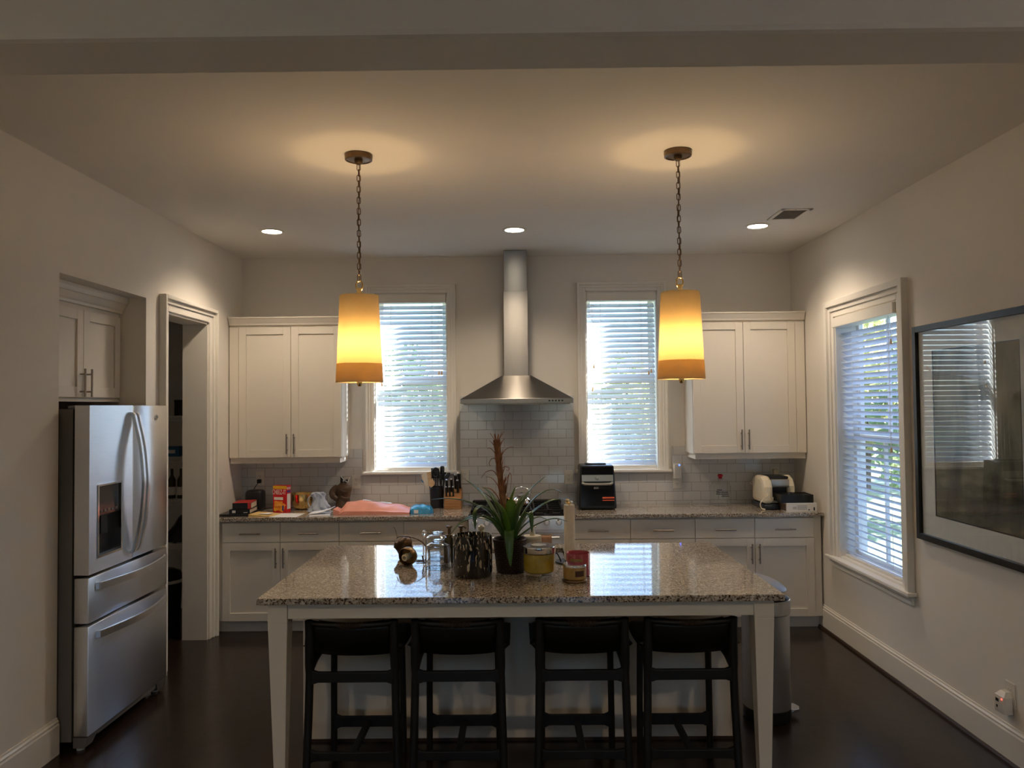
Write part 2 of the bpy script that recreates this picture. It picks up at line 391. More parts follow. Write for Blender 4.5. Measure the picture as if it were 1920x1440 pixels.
    def ball(s, c, r, n=16, sz=1.0):
        pf = [(r * math.sin(math.pi * i / 10), -r * sz * math.cos(math.pi * i / 10)) for i in range(11)]
        pf[0] = (0, -r * sz); pf[-1] = (0, r * sz)
        return s.lathe(pf, c, n)
    def lump(s, x0, x1, y0, y1, z0, h, nx=24, ny=12):   # closed soft body, height h(u,v)
        vs, idx = [], {}
        for j in range(ny + 1):
            for i in range(nx + 1):
                u, v = i / nx, j / ny
                idx[i, j, 1] = len(vs); vs.append((x0 + (x1 - x0) * u, y0 + (y1 - y0) * v, z0 + .004 + h(u, v)))
        for j in range(ny + 1):
            for i in range(nx + 1):
                u, v = i / nx, j / ny
                idx[i, j, 0] = len(vs); vs.append((x0 + (x1 - x0) * u, y0 + (y1 - y0) * v, z0))
        fc = []
        for j in range(ny):
            for i in range(nx):
                fc.append((idx[i, j, 1], idx[i + 1, j, 1], idx[i + 1, j + 1, 1], idx[i, j + 1, 1]))
                fc.append((idx[i, j + 1, 0], idx[i + 1, j + 1, 0], idx[i + 1, j, 0], idx[i, j, 0]))
        for i in range(nx):
            fc.append((idx[i, 0, 0], idx[i + 1, 0, 0], idx[i + 1, 0, 1], idx[i, 0, 1]))
            fc.append((idx[i, ny, 1], idx[i + 1, ny, 1], idx[i + 1, ny, 0], idx[i, ny, 0]))
        for j in range(ny):
            fc.append((idx[0, j, 1], idx[0, j + 1, 1], idx[0, j + 1, 0], idx[0, j, 0]))
            fc.append((idx[nx, j, 0], idx[nx, j + 1, 0], idx[nx, j + 1, 1], idx[nx, j, 1]))
        return s._m(vs, fc)
    def rot(s, ang, c, axis='Z'):
        T = Matrix.Translation(c) @ Matrix.Rotation(ang, 4, axis) @ Matrix.Translation(-Vector(c))
        bmesh.ops.transform(s.bm, matrix=T, verts=s.bm.verts[:]); return s
    def build(s, name, m, parent=None, smooth=False, bevel=0., loc=None):
        bmesh.ops.recalc_face_normals(s.bm, faces=s.bm.faces[:])
        L = Vector(LOC[parent.name]) if parent else Vector(loc or (0, 0, 0))
        for v in s.bm.verts: v.co -= L
        me = bpy.data.meshes.new(name); s.bm.to_mesh(me); s.bm.free()
        if isinstance(m, str): m = M[m]
        me.materials.append(m)
        o = bpy.data.objects.new(name, me); COL.objects.link(o)
        if parent: o.parent = parent
        else: o.location = L
        LOC[o.name] = tuple(L)
        if smooth:
            me.shade_smooth()
            if smooth != 'full': me.set_sharp_from_angle(angle=R(40))
        if bevel:
            b = o.modifiers.new('bevel', 'BEVEL'); b.width = bevel; b.segments = 2; b.limit_method = 'ANGLE'; b.angle_limit = R(50)
        return o
def tag(o, label, cat, group=None):
    o['label'] = label; o['category'] = cat
    if group: o['group'] = group
    return o
def thing(name, loc, label, cat, group=None):
    o = bpy.data.objects.new(name, None); COL.objects.link(o); o.location = loc; o.empty_display_size = .1
    LOC[o.name] = tuple(loc); return tag(o, label, cat, group)
def struct(o): o['kind'] = 'structure'; return o
def dup(root, loc, label=None, rotz=None):
    def cp(o, par):
        c = o.copy(); COL.objects.link(c)
        if par: c.parent = par
        for ch in [x for x in bpy.data.objects if x.parent == o and x != c]: cp(ch, c)
        return c
    c = cp(root, None); c.location = loc
    if rotz is not None: c.rotation_euler.z = rotz
    if label: c['label'] = label
    return c
def text_mesh(txt, size, name, m, parent, mat4, extrude=.0006, sx=1.0):
    cu = bpy.data.curves.new('t', 'FONT'); cu.body = txt; cu.size = size; cu.extrude = extrude; cu.align_x = 'CENTER'; cu.align_y = 'CENTER'
    t = bpy.data.objects.new('t', cu); COL.objects.link(t)
    dg = bpy.context.evaluated_depsgraph_get(); me = bpy.data.meshes.new_from_object(t.evaluated_get(dg))
    bpy.data.objects.remove(t); bpy.data.curves.remove(cu)
    L = Vector(LOC[parent.name])
    for v in me.vertices:
        co = v.co.copy(); co.x *= sx; v.co = (mat4 @ co) - L
    me.materials.clear(); me.materials.append(M[m] if isinstance(m, str) else m); me.name = name
    o = bpy.data.objects.new(name, me); COL.objects.link(o); o.parent = parent; LOC[o.name] = tuple(L); return o
def fb(Y): return lambda u, v, d: (u, Y - d, v)         # faces the camera
def fl(X): return lambda u, v, d: (X + d, u, v)         # on the left wall, faces right
def fr_(X): return lambda u, v, d: (X - d, u, v)        # on the right wall, faces left
FRONT = Matrix(((1, 0, 0, 0), (0, 0, -1, 0), (0, 1, 0, 0), (0, 0, 0, 1)))   # text standing up, facing -Y
def spline(pts, k=6):
    P = [Vector(p) for p in pts]; out = []
    for i in range(len(P) - 1):
        a, b, c, d = P[max(i - 1, 0)], P[i], P[i + 1], P[min(i + 2, len(P) - 1)]
        for j in range(k):
            t = j / k
            out.append(.5 * ((2 * b) + (c - a) * t + (2 * a - 5 * b + 4 * c - d) * t * t + (3 * b - a - 3 * c + d) * t ** 3))
    out.append(P[-1]); return out

# ------------------------------------------------------------------ room shell
XL, XR, YB, ZC = -2.395, 2.410, 6.715, 3.088
YR = -4.6
struct(MB().box(-4.1, 2.63, YR - .2, 7.0, -.12, 0).build('floor', 'floor'))
struct(MB().box(-4.1, 2.63, YR - .2, 7.0, ZC, ZC + .15).build('ceiling', 'ceil'))
w = MB()
w.box(XL - .18, XL, YR, 4.015, 0, ZC).box(XL - .18, XL, 4.015, 4.963, 2.50, ZC).box(XL - .18, XL, 4.963, 5.25, 0, ZC)
w.box(XL - .18, XL, 5.25, 5.962, 2.446, ZC).box(XL - .18, XL, 5.962, YB + .2, 0, ZC)
w.box(-3.2, XL - .18, 3.90, 4.015, 0, 2.6).box(-3.2, XL - .18, 4.963, 5.05, 0, ZC).box(-3.3, -3.2, 3.9, 5.05, 0, 2.6).box(-3.2, XL - .18, 4.015, 4.963, 2.50, 2.6)
struct(w.build('wall_left', 'wall'))
WR = (4.83, 5.79, .62, 2.42)
w = MB()
w.box(XR, XR + .2, YR, WR[0], 0, ZC).box(XR, XR + .2, WR[1], YB + .2, 0, ZC).box(XR, XR + .2, WR[0], WR[1], 0, WR[2]).box(XR, XR + .2, WR[0], WR[1], WR[3], ZC)
struct(w.build('wall_right', 'wall'))
BW = ((-1.235, -.595, 1.215, 2.77), (.613, 1.240, 1.215, 2.77))
w = MB(); xs = [XL, BW[0][0], BW[0][1], BW[1][0], BW[1][1], XR]
for i in (0, 2, 4): w.box(xs[i], xs[i + 1], YB, YB + .22, 0, ZC)
for a in BW: w.box(a[0], a[1], YB, YB + .22, 0, a[2]).box(a[0], a[1], YB, YB + .22, a[3], ZC)
struct(w.build('wall_back', 'wall'))
# rear wall of the adjoining room, with two plain windows that let the daylight in behind the camera
w = MB(); RW = ((-1.3, -.6), (.6, 1.3)); z0, z1 = 1.0, 2.2
w.box(XL - .18, RW[0][0], YR - .2, YR, 0, ZC).box(RW[0][1], RW[1][0], YR - .2, YR, 0, ZC).box(RW[1][1], XR + .2, YR - .2, YR, 0, ZC)
for a in RW: w.box(a[0], a[1], YR - .2, YR, 0, z0).box(a[0], a[1], YR - .2, YR, z1, ZC)
struct(w.build('wall_rear', 'wall'))
for k, a in enumerate(RW):
    g = MB(); fm = lambda u, v, d: (u, YR + d, v)
    g.bm_(fm, a[0] - .08, a[0], z0 - .08, z1 + .08, 0, .03).bm_(fm, a[1], a[1] + .08, z0 - .08, z1 + .08, 0, .03).bm_(fm, a[0], a[1], z1, z1 + .08, 0, .03).bm_(fm, a[0], a[1], z0 - .08, z0, 0, .03)
    g.bm_(fm, (a[0] + a[1]) / 2 - .02, (a[0] + a[1]) / 2 + .02, z0, z1, -.12, -.08)
    wd = struct(g.build('window_%d' % (4 + k), 'trim'))
    MB().box(a[0], a[1], YR - .106, YR - .102, z0, z1).build('pane', 'glass', wd)
struct(MB().box(XL, XR, 1.995, 2.222, 2.752, ZC).build('wall_header', 'wall', bevel=.018))
# pantry
w = MB(); w.box(-4.0, -3.9, 5.05, 6.9, 0, ZC).box(-4.0, XL - .18, 6.9, 7.0, 0, ZC).box(-4.0, -3.2, 4.95, 5.05, 0, ZC).box(XL - .18, XL - .16, YB + .2, 6.9, 0, ZC)
struct(w.build('wall_pantry', 'grayin'))
# baseboards
prof = [(0, 0), (.016, 0), (.016, .150), (.012, .158), (.013, .168), (.006, .176), (.004, .186), (0, .186)]
b = MB().prism(prof, lambda p, q, a: (XR - p, a, q), YR, 6.17); struct(b.build('baseboard_right', 'trim'))
b = MB().prism([(.016, 0), (.032, 0), (.030, .010), (.024, .018), (.016, .020)], lambda p, q, a: (XR - p, a, q), YR, 6.17); struct(b.build('trim_1', 'shoe'))
b = MB().prism(prof, lambda p, q, a: (XL + p, a, q), YR, 4.015); struct(b.build('baseboard_left', 'trim'))
# tiled backsplash
w = MB()
yb0, yb1 = YB - .010, YB
w.box(XL, -1.345, yb0, yb1, .9, 1.41).box(-.49, .50, yb0, yb1, .9, 1.86).box(1.352, XR, yb0, yb1, .9, 1.41)
w.box(-1.345, -.49, yb0, yb1, .9, 1.186).box(.50, 1.352, yb0, yb1, .9, 1.186)
struct(w.build('wall_backsplash', 'tile'))

def casing(mb, f, u0, u1, v0, v1, sides, layers):
    o = 0
    for wd, dp in layers:      # from the opening outwards
        a, b_, c, d = u0 - o, u1 + o, v0, v1 + o
        mb.bm_(f, a - wd, a, v0, d + wd, 0, dp).bm_(f, b_, b_ + wd, v0, d + wd, 0, dp).bm_(f, a, b_, d, d + wd, 0, dp)
        o += wd
    return mb
def window(name, f, op, thick, layers, sill_out, muntin, ap):
    u0, u1, v0, v1 = op
    wd = struct(casing(MB(), f, u0, u1, v0, v1, 0, layers).build(name, 'trim', bevel=.003))
    j = MB()
    j.bm_(f, u0, u0 + .012, v0, v1, -thick, .004).bm_(f, u1 - .012, u1, v0, v1, -thick, .004).bm_(f, u0, u1, v1 - .012, v1, -thick, .004).bm_(f, u0, u1, v0, v0 + .012, -thick, .0)
    j.build('window_jamb', 'trim', wd)
    tot = sum(a for a, _ in layers)
    s = MB(); s.bm_(f, u0 - tot - .025, u1 + tot + .025, v0 - .024, v0, 0, sill_out)
    s.build('window_sill', 'trim', wd, bevel=.005)
    if ap:
        s = MB().bm_(f, u0 - tot, u1 + tot, v0 - .05, v0 - .024, 0, sill_out * .55).bm_(f, u0 - tot + .01, u1 + tot - .01, v0 - .085, v0 - .05, 0, sill_out * .3)
        s.build('window_apron', 'trim', wd, bevel=.004)
    vm = (v0 + v1) / 2 + .0
    for (a, b_, dd) in ((v0 + .012, vm + .02, -.115), (vm - .02, v1 - .012, -.150)):
        s = MB(); t = .045
        s.bm_(f, u0 + .012, u0 + .012 + t, a, b_, dd - .03, dd).bm_(f, u1 - .012 - t, u1 - .012, a, b_, dd - .03, dd)
        s.bm_(f, u0 + .012 + t, u1 - .012 - t, a, a + t, dd - .03, dd).bm_(f, u0 + .012 + t, u1 - .012 - t, b_ - t, b_, dd - .03, dd)
        if muntin:
            um = (u0 + u1) / 2; s.bm_(f, um - .011, um + .011, a + t, b_ - t, dd - .025, dd - .003)
        sh = s.build('sash', 'trim', wd)
        MB().bm_(f, u0 + .05, u1 - .05, a + t - .005, b_ - t + .005, dd - .018, dd - .014).build('pane', 'glass', sh)
    return wd
def blind(f, op, tilt, label, depth=.052, val_out=.02, val=(.075, .0), cords=((.12, .10), (.88, .04))):
    u0, u1, v0, v1 = op
    c = f((u0 + u1) / 2, v0 + .012, -depth)
    t = thing('window_blind', c, label, 'blind', 'white slatted window blinds')
    a, b_ = u0 + .018, u1 - .018
    MB().bm_(f, u0 + .0135, u1 - .0135, v1 - .085, v1 - .0135, -depth - .03, val_out).build('valance', 'trim', t, bevel=.004)
    MB().bm_(f, a, b_, v0 + .013, v0 + .031, -depth - .022, -depth + .022).build('bottom_rail', 'trim', t, bevel=.003)
    s = MB(); pitch = .0445; n = int((v1 - .105 - v0 - .05) / pitch)
    hw = .025; cs, sn = math.cos(tilt), math.sin(tilt)
    for i in range(n + 1):
        z = v0 + .055 + i * pitch
        jit = random.uniform(-.02, .02)
        cs, sn = math.cos(tilt + jit), math.sin(tilt + jit)
        # cross-section: inner edge at +cs (towards the room); sn>0 puts the inner edge up
        pts = [(hw * cs + .0014 * sn, hw * sn - .0014 * cs), (hw * cs - .0014 * sn, hw * sn + .0014 * cs),
               (-.002 * sn, .0034 * cs), (-hw * cs - .0014 * sn, -hw * sn + .0014 * cs), (-hw * cs + .0014 * sn, -hw * sn - .0014 * cs), (.002 * sn, -.0002 * cs)]
        s.prism(pts, lambda p, q, uu, z=z: f(uu, z + q, -depth + p), a, b_)
    s.build('slats', 'slat', t)
    for k, q in enumerate((.2, .8)):
        u = a + (b_ - a) * q
        for dd in (.024, -.024): MB().bm_(f, u - .0012, u + .0012, v0 + .03, v1 - .08, -depth + dd - .0008, -depth + dd + .0008).build('ladder_cord', 'white', t)
    for q, dz in cords:
        u = a + (b_ - a) * q; zb = v0 + (v1 - v0) * dz
        MB().tube([f(u, v1 - .08, -depth + .034), f(u, zb, -depth + .034)], .0011, 5).build('lift_cord', 'white', t)
        p = f(u, zb, -depth + .034)
        MB().lathe([(0, .016), (.005, .014), (.008, -.006), (.009, -.018), (0, -.02)], p, 10).build('cord_tassel', 'woodlight', t, smooth=True)
    return t
lay = [(.030, .020), (.022, .026), (.023, .034)]
F = fb(YB)
window('window_1', F, BW[0], .22, lay, .055, False, False)
window('window_2', F, BW[1], .22, lay, .055, False, False)
FRW = fr_(XR)
window('window_3', FRW, WR, .2, [(.040, .018), (.035, .028), (.045, .045)], .06, True, True)
blind(F, BW[0], R(-47), 'nearly closed white slatted blind in the back window left of the range hood', cords=((.90, .55), (.94, .55), (.07, .49)))
blind(F, BW[1], R(-47), 'nearly closed white slatted blind in the back window right of the range hood', cords=((.90, .54), (.94, .55), (.09, .58), (.07, .45)))
blind(FRW, WR, R(33), 'half open white slatted blind in the window on the right wall', val_out=.035, cords=((.17, .47), (.14, .86)))
# pantry doorway casing
dr = casing(MB(), fl(XL), 5.25, 5.962, 0, 2.446, 0, [(.050, .018), (.030, .030), (.028, .050)])
dr = struct(dr.build('door_1', 'trim', bevel=.004))
j = MB().box(XL - .19, XL + .003, 5.25, 5.265, 0, 2.446).box(XL - .19, XL + .003, 5.947, 5.962, 0, 2.446).box(XL - .19, XL + .003, 5.25, 5.962, 2.431, 2.446)
j.build('door_jamb', 'trim', dr)

# ------------------------------------------------------------------ cabinets
def shaker(mb, f, u0, u1, v0, v1, t=.020, rail=.062, rec=.010):
    mb.bm_(f, u0, u0 + rail, v0, v1, 0, t).bm_(f, u1 - rail, u1, v0, v1, 0, t)
    mb.bm_(f, u0 + rail, u1 - rail, v0, v0 + rail, 0, t).bm_(f, u0 + rail, u1 - rail, v1 - rail, v1, 0, t)
    return mb.bm_(f, u0 + rail, u1 - rail, v0 + rail, v1 - rail, 0, t - rec)
def pull(f, u, v, length, vertical, par, d=.020, r=.0058):
    m = MB(); h = length / 2
    if vertical:
        m.cyl(f(u, v - h, d + .030), f(u, v + h, d + .030), r, 12)
        for s in (-.62, .62): m.cyl(f(u, v + s * h, d - .001), f(u, v + s * h, d + .030), r * .8, 10)
    else:
        m.cyl(f(u - h, v, d + .030), f(u + h, v, d + .030), r, 12)
        for s in (-.62, .62): m.cyl(f(u + s * h, v, d - .001), f(u + s * h, v, d + .030), r * .8, 10)
    return m.build('handle', 'handle', par, smooth=True)
YF = 6.115
FB = fb(YF)
def base_unit(x0, x1, cols, label, fill=None):
    t = thing('base_cabinet', ((x0 + x1) / 2, 6.4, 0), label, 'cabinet', 'base cabinets along the back wall')
    MB().box(x0, x1, YF, YB - .012, .10, .884).build('cabinet_body', 'cab', t)
    MB().box(x0, x1, 6.172, 6.19, 0, .10).build('toe_kick', 'cab', t)
    n = len(cols) - 1
    for i in range(n):
        a, b = cols[i] + .0018, cols[i + 1] - .0018
        d = MB().bm_(FB, a, b, .718, .870, 0, .020).build('drawer', 'cab', t, bevel=.002)
        pull(FB, (a + b) / 2, .786, .162, False, d)
        d = shaker(MB(), FB, a, b, .100, .713).build('door', 'cab', t, bevel=.0015)
        u = b - .028 if i % 2 == 0 else a + .028
        pull(FB, u, .597, .155, True, d)
    if fill:
        for a, b in fill: MB().bm_(FB, a, b, .10, .880, 0, .006).build('filler_strip', 'cab', t)
    return t
base_unit(-2.385, -1.408, (-2.335, -1.875, -1.408), 'white base cabinet beside the pantry doorway, with two drawers over two doors', [(-2.385, -2.337)])
base_unit(-1.408, -.386, (-1.408, -.897, -.386), 'white base cabinet directly left of the range')
base_unit(.380, 1.400, (.380, .892, 1.400), 'white base cabinet directly right of the range')
base_unit(1.400, 2.393, (1.400, 1.869, 2.335), 'white base cabinet at the right wall, behind the trash can', [(2.337, 2.393)])
tag(MB().box(-2.392, -.384, 6.07, YB - .011, .884, .914).build('countertop', 'granite', bevel=.003, loc=(-1.39, 6.39, .884)), 'speckled granite countertop left of the range, cluttered with packages and papers', 'countertop')
tag(MB().box(.378, 2.404, 6.07, YB - .011, .884, .914).build('countertop', 'granite', bevel=.003, loc=(1.39, 6.39, .884)), 'speckled granite countertop right of the range, under the black air fryer', 'countertop')

YU = 6.405; FU = fb(YU)
def upper(x0, x1, d0, dm, d1, fill, side, label):
    t = thing('wall_cabinet', ((x0 + x1) / 2, 6.55, 1.36), label, 'cabinet', 'white upper cabinets flanking the windows')
    MB().box(x0, x1, YU, YB - .001, 1.412, 2.468).box(x0, x1, YU, YB - .012, 1.362, 1.412).build('cabinet_body', 'cab', t)
    for i, (a, b) in enumerate(((d0, dm), (dm, d1))):
        a += .0018; b -= .0018
        d = shaker(MB(), FU, a, b, 1.366, 2.452).build('door', 'cab', t, bevel=.0015)
        pull(FU, (b - .028 if i == 0 else a + .028), 1.478, .165, True, d)
    MB().bm_(FU, fill[0], fill[1], 1.366, 2.452, 0, .014).build('filler_strip', 'cab', t)
    c = MB()
    pf = [(0, 2.468), (.020, 2.468), (.024, 2.482), (.030, 2.492), (.046, 2.520), (.052, 2.524), (.052, 2.534), (0, 2.534)]
    c.prism(pf, lambda p, q, a: (a, YU - p, q), x0, x1)
    if side > 0: c.prism(pf, lambda p, q, a: (x1 + p, a, q), YU - .05, YB - .001)
    else: c.prism(pf, lambda p, q, a: (x0 - p, a, q), YU - .05, YB - .001)
    c.build('crown_molding', 'cab', t)
    a, b = (x0 + .006, x1 - .018) if side > 0 else (x0 + .018, x1 - .006)
    MB().box(a, b, YU + .004, YU + .022, 1.316, 1.362).box(*((b - .018, b) if side > 0 else (a, a + .018)), YU + .022, YB - .012, 1.316, 1.362).build('light_rail', 'cab', t)
    return t
upper(-2.388, -1.452, -2.309, -1.873, -1.454, (-2.386, -2.311), 1, 'white two-door wall cabinet left of the windows, over the cracker box')
upper(1.466, 2.402, 1.468, 1.890, 2.321, (2.323, 2.400), -1, 'white two-door wall cabinet right of the windows, over the glass jar')

# cabinet over the fridge
FC = fl(-2.57)
t = thing('wall_cabinet', (-2.8, 4.49, 1.84), 'white two-door cabinet set in the wall recess above the refrigerator', 'cabinet')
MB().box(-3.19, -2.57, 4.018, 4.960, 1.838, 2.499).build('cabinet_body', 'cab', t)
for i, (a, b) in enumerate(((4.022, 4.518), (4.5216, 4.940))):
    d = shaker(MB(), FC, a, b, 1.850, 2.368).build('door', 'cab', t, bevel=.0015)
    pull(FC, (b - .032 if i == 0 else a + .036), 1.935, .165, True, d, r=.0062)
pf = [(0, 2.395), (.022, 2.395), (.026, 2.410), (.034, 2.420), (.052, 2.452), (.058, 2.456), (.064, 2.480), (.064, 2.4985), (0, 2.4985)]
MB().prism(pf, lambda p, q, a: (-2.57 + p, a, q), 4.018, 4.960).build('crown_molding', 'cab', t)
MB().box(-2.62, -2.562, 4.018, 4.960, 1.826, 1.838).build('light_rail', 'cab', t)

# ------------------------------------------------------------------ refrigerator
t = thing('refrigerator', (-2.6, 4.48, 0), 'stainless steel french door refrigerator with water dispenser, in the left wall recess', 'refrigerator')
X0, X1 = -2.318, -2.240
MB().box(-3.05, -2.330, 4.034, 4.926, .050, 1.782).build('body', 'steelside', t)
MB().box(-2.330, -2.318, 4.044, 4.916, .09, 1.775).build('gasket', 'rubber', t)
FF = fl(X0)
def fdoor(name, y0, y1, z0, z1, hole=None):
    m = MB()
    if hole:
        a, b, c, d = hole
        m.box(X0, X1, y0, a, z0, z1).box(X0, X1, b, y1, z0, z1).box(X0, X1, a, b, z0, c).box(X0, X1, a, b, d, z1).box(X0, X1 - .055, a, b, c, d)
        return m.build(name, 'steel', t)
    return m.rbox(X0, X1, y0, y1, z0, z1, .006, 2).build(name, 'steel', t, smooth=True)
H = (4.110, 4.362, .985, 1.375)
dl = fdoor('door', 4.030, 4.484, .912, 1.800, H); dr_ = fdoor('door', 4.490, 4.930, .912, 1.800)
d1 = fdoor('drawer', 4.030, 4.930, .660, .896); d2 = fdoor('drawer', 4.030, 4.930, .078, .645)
for d, y in ((dl, 4.462), (dr_, 4.512)):
    pts = [(X1 - .002, y, 1.752), (X1 + .018, y, 1.745), (X1 + .030, y, 1.70), (X1 + .060, y, 1.56), (X1 + .076, y, 1.40), (X1 + .076, y, 1.30), (X1 + .062, y, 1.14), (X1 + .032, y, 1.0), (X1 + .018, y, .962), (X1 - .002, y, .953)]
    MB().strap(spline(pts, 5), (0, 1, 0), .0125, .0085).build('handle', 'steelbright', d, smooth=True, bevel=.003)
for d, z in ((d1, .846), (d2, .592)):
    pts = [(X1 - .002, 4.105, z - .006), (X1 + .014, 4.110, z - .006)] + [(X1 + .018 + .045 * math.sin(math.pi * k / 8), 4.115 + .76 * k / 8, z - .006) for k in range(9)] + [(X1 + .014, 4.880, z - .006), (X1 - .002, 4.886, z - .006)]
    MB().strap(spline(pts, 4), (0, 0, 1), .0185, .007).build('handle', 'steelbright', d, smooth=True, bevel=.003)
p = MB(); fm = fl(X1)
p.bm_(fm, H[0] - .006, H[1] + .006, H[2] - .006, H[3] + .006, -.004, .003)
dp = MB(); a, b, c, d_ = H
dp.bm_(fm, a, a + .012, c, d_, -.054, .004).bm_(fm, b - .012, b, c, d_, -.054, .004).bm_(fm, a + .012, b - .012, c, c + .012, -.054, .004).bm_(fm, a + .012, b - .012, d_ - .010, d_, -.054, .004)
dp = dp.build('dispenser_frame', 'chrome', dl)
MB().bm_(fm, a + .012, b - .012, 1.205, d_ - .010, -.054, -.004).build('control_panel', 'panelgray', dl, bevel=.004)
MB().bm_(fm, a + .012, b - .012, c + .012, 1.205, -.054, -.048).bm_(fm, a + .012, b - .012, c + .012, c + .02, -.048, -.01).build('dispenser_recess', 'black', dl)
k = MB()
for q in range(5): k.bm_(fm, a + .035 + q * .038, a + .055 + q * .038, 1.222, 1.236, -.004, -.001)
k.build('control_button', 'handle', dl)
MB().box(X1 - .055, X1 - .03, 4.20, 4.27, 1.10, 1.20).build('dispenser_lever', 'black', dl)
m = MB()      # round swirl badge
m.tube([(X1 + .002, 4.775 + .020 * math.cos(a) * (1 - a / 14), 1.722 + .020 * math.sin(a) * (1 - a / 14)) for a in [i * .35 for i in range(28)]], .0022, 6).build('badge', 'chrome', dr_)
MB().rbox(-2.36, X1 - .01, 4.036, 4.075, 1.784, 1.799, .004).build('hinge_cover', 'steelside', t)
MB().hexa([(-2.32, 4.034, .018), (-2.262, 4.034, .018), (-2.262, 4.110, .018), (-2.32, 4.110, .018), (-2.32, 4.034, .072), (-2.248, 4.034, .072), (-2.248, 4.150, .072), (-2.32, 4.150, .072)]).hexa([(-2.32, 4.850, .018), (-2.262, 4.850, .018), (-2.262, 4.926, .018), (-2.32, 4.926, .018), (-2.32, 4.810, .072), (-2.248, 4.810, .072), (-2.248, 4.926, .072), (-2.32, 4.926, .072)]).box(-2.32, -2.255, 4.15, 4.81, .046, .072).build('base_grille', 'steelside', t)
for x in (-2.30, -2.95):
    for y in (4.07, 4.89): MB().cyl((x, y, 0), (x, y, .052), .020, 16).build('foot', 'white', t)

# ------------------------------------------------------------------ range hood and range
t = thing('range_hood', (.006, 6.5, 1.80), 'stainless steel chimney range hood between the two back windows', 'range hood')
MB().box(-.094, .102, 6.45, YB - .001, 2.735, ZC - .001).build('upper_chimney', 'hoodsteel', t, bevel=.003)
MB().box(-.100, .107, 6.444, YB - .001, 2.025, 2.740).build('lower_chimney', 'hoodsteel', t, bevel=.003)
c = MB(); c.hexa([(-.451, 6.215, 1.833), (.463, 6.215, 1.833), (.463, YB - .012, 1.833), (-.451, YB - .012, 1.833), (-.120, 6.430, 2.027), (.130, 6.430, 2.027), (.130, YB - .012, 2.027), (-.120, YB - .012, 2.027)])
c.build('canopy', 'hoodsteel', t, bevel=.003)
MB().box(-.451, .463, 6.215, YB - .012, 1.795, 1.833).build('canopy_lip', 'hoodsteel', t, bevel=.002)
MB().box(-.425, .437, 6.24, YB - .03, 1.786, 1.796).build('grease_filter', 'handle', t)
MB().tube([(-.011 + .013 * math.cos(a), 6.2135, 1.816 + .013 * math.sin(a)) for a in [i * math.pi / 10 for i in range(20)]], .0018, 6, closed=True).tube([(-.011, 6.2135, 1.803), (-.011, 6.2135, 1.829)], .0015, 6).build('badge', 'handle', t)
k = MB()
for q in range(5): k.box(.262 + q * .026, .276 + q * .026, 6.2125, 6.216, 1.808, 1.820)
k.build('control_button', 'black', t)

t = thing('gas_range', (-.004, 6.37, 0), 'stainless steel gas range with front knobs, below the range hood', 'range')
RX0, RX1 = -.3815, .3755
MB().box(RX0, RX1, 6.06, YB - .012, .10, .905).build('body', 'steel', t)
MB().box(RX0 + .02, RX1 - .02, 6.13, 6.15, .0, .10).build('toe_kick', 'black', t)
MB().box(RX0, RX1, 6.035, YB - .012, .905, .926).build('cooktop', 'blackgloss', t, bevel=.004)
MB().box(RX0, RX1, 6.62, YB - .012, .926, .962).build('rear_vent', 'blackmetal', t, bevel=.004)
MB().box(RX0, RX1, 6.030, 6.06, .803, .912).build('control_panel', 'steel', t, bevel=.004)
MB().box(RX0 + .004, RX1 - .004, 6.040, 6.06, .215, .776).build('oven_door', 'steel', t, bevel=.004)
MB().box(RX0 + .07, RX1 - .07, 6.037, 6.041, .33, .66).build('oven_window', 'blackgloss', t)
MB().box(RX0 + .004, RX1 - .004, 6.042, 6.06, .105, .205).build('drawer', 'steel', t, bevel=.004)
h = MB().cyl((-.31, 5.985, .752), (.325, 5.985, .752), .011, 14)
for x in (-.29, .305): h.cyl((x, 5.985, .752), (x, 6.042, .752), .009, 10)
h.build('oven_handle', 'steel', t, smooth=True)
for x in (-.333, -.237, -.004, .229, .325):
    MB().lathe([(0, 0), (.024, 0), (.025, .006), (.021, .010), (.019, .030), (.015, .034), (0, .034)], (x, 6.030, .864), 20, mat=Matrix.Rotation(R(90), 4, 'X')).box(x - .003, x + .003, 5.992, 6.0, .85, .885).build('knob', 'chrome', t, smooth=True)
for x0 in (-.365, -.118, .129):
    g = MB(); x1 = x0 + .233; zt = .956
    for x in (x0, x0 + .111, x1 - .011): g.box(x, x + .011, 6.075, 6.605, zt - .016, zt)
    for y in (6.075, 6.20, 6.335, 6.46, 6.594): g.box(x0, x1, y, y + .011, zt - .014, zt)
    for x in (x0, x1 - .011):
        for y in (6.075, 6.594): g.box(x, x + .011, y, y + .011, .926, zt)
    g.build('grate', 'blackmetal', t)
for x, y in ((-.25, 6.2), (-.25, 6.47), (-.003, 6.335), (.246, 6.2), (.246, 6.47)):
    MB().lathe([(.045, 0), (.045, .008), (.036, .010), (.034, .018), (0, .019)], (x, y, .926), 20).build('burner', 'blackmetal', t, smooth=True)
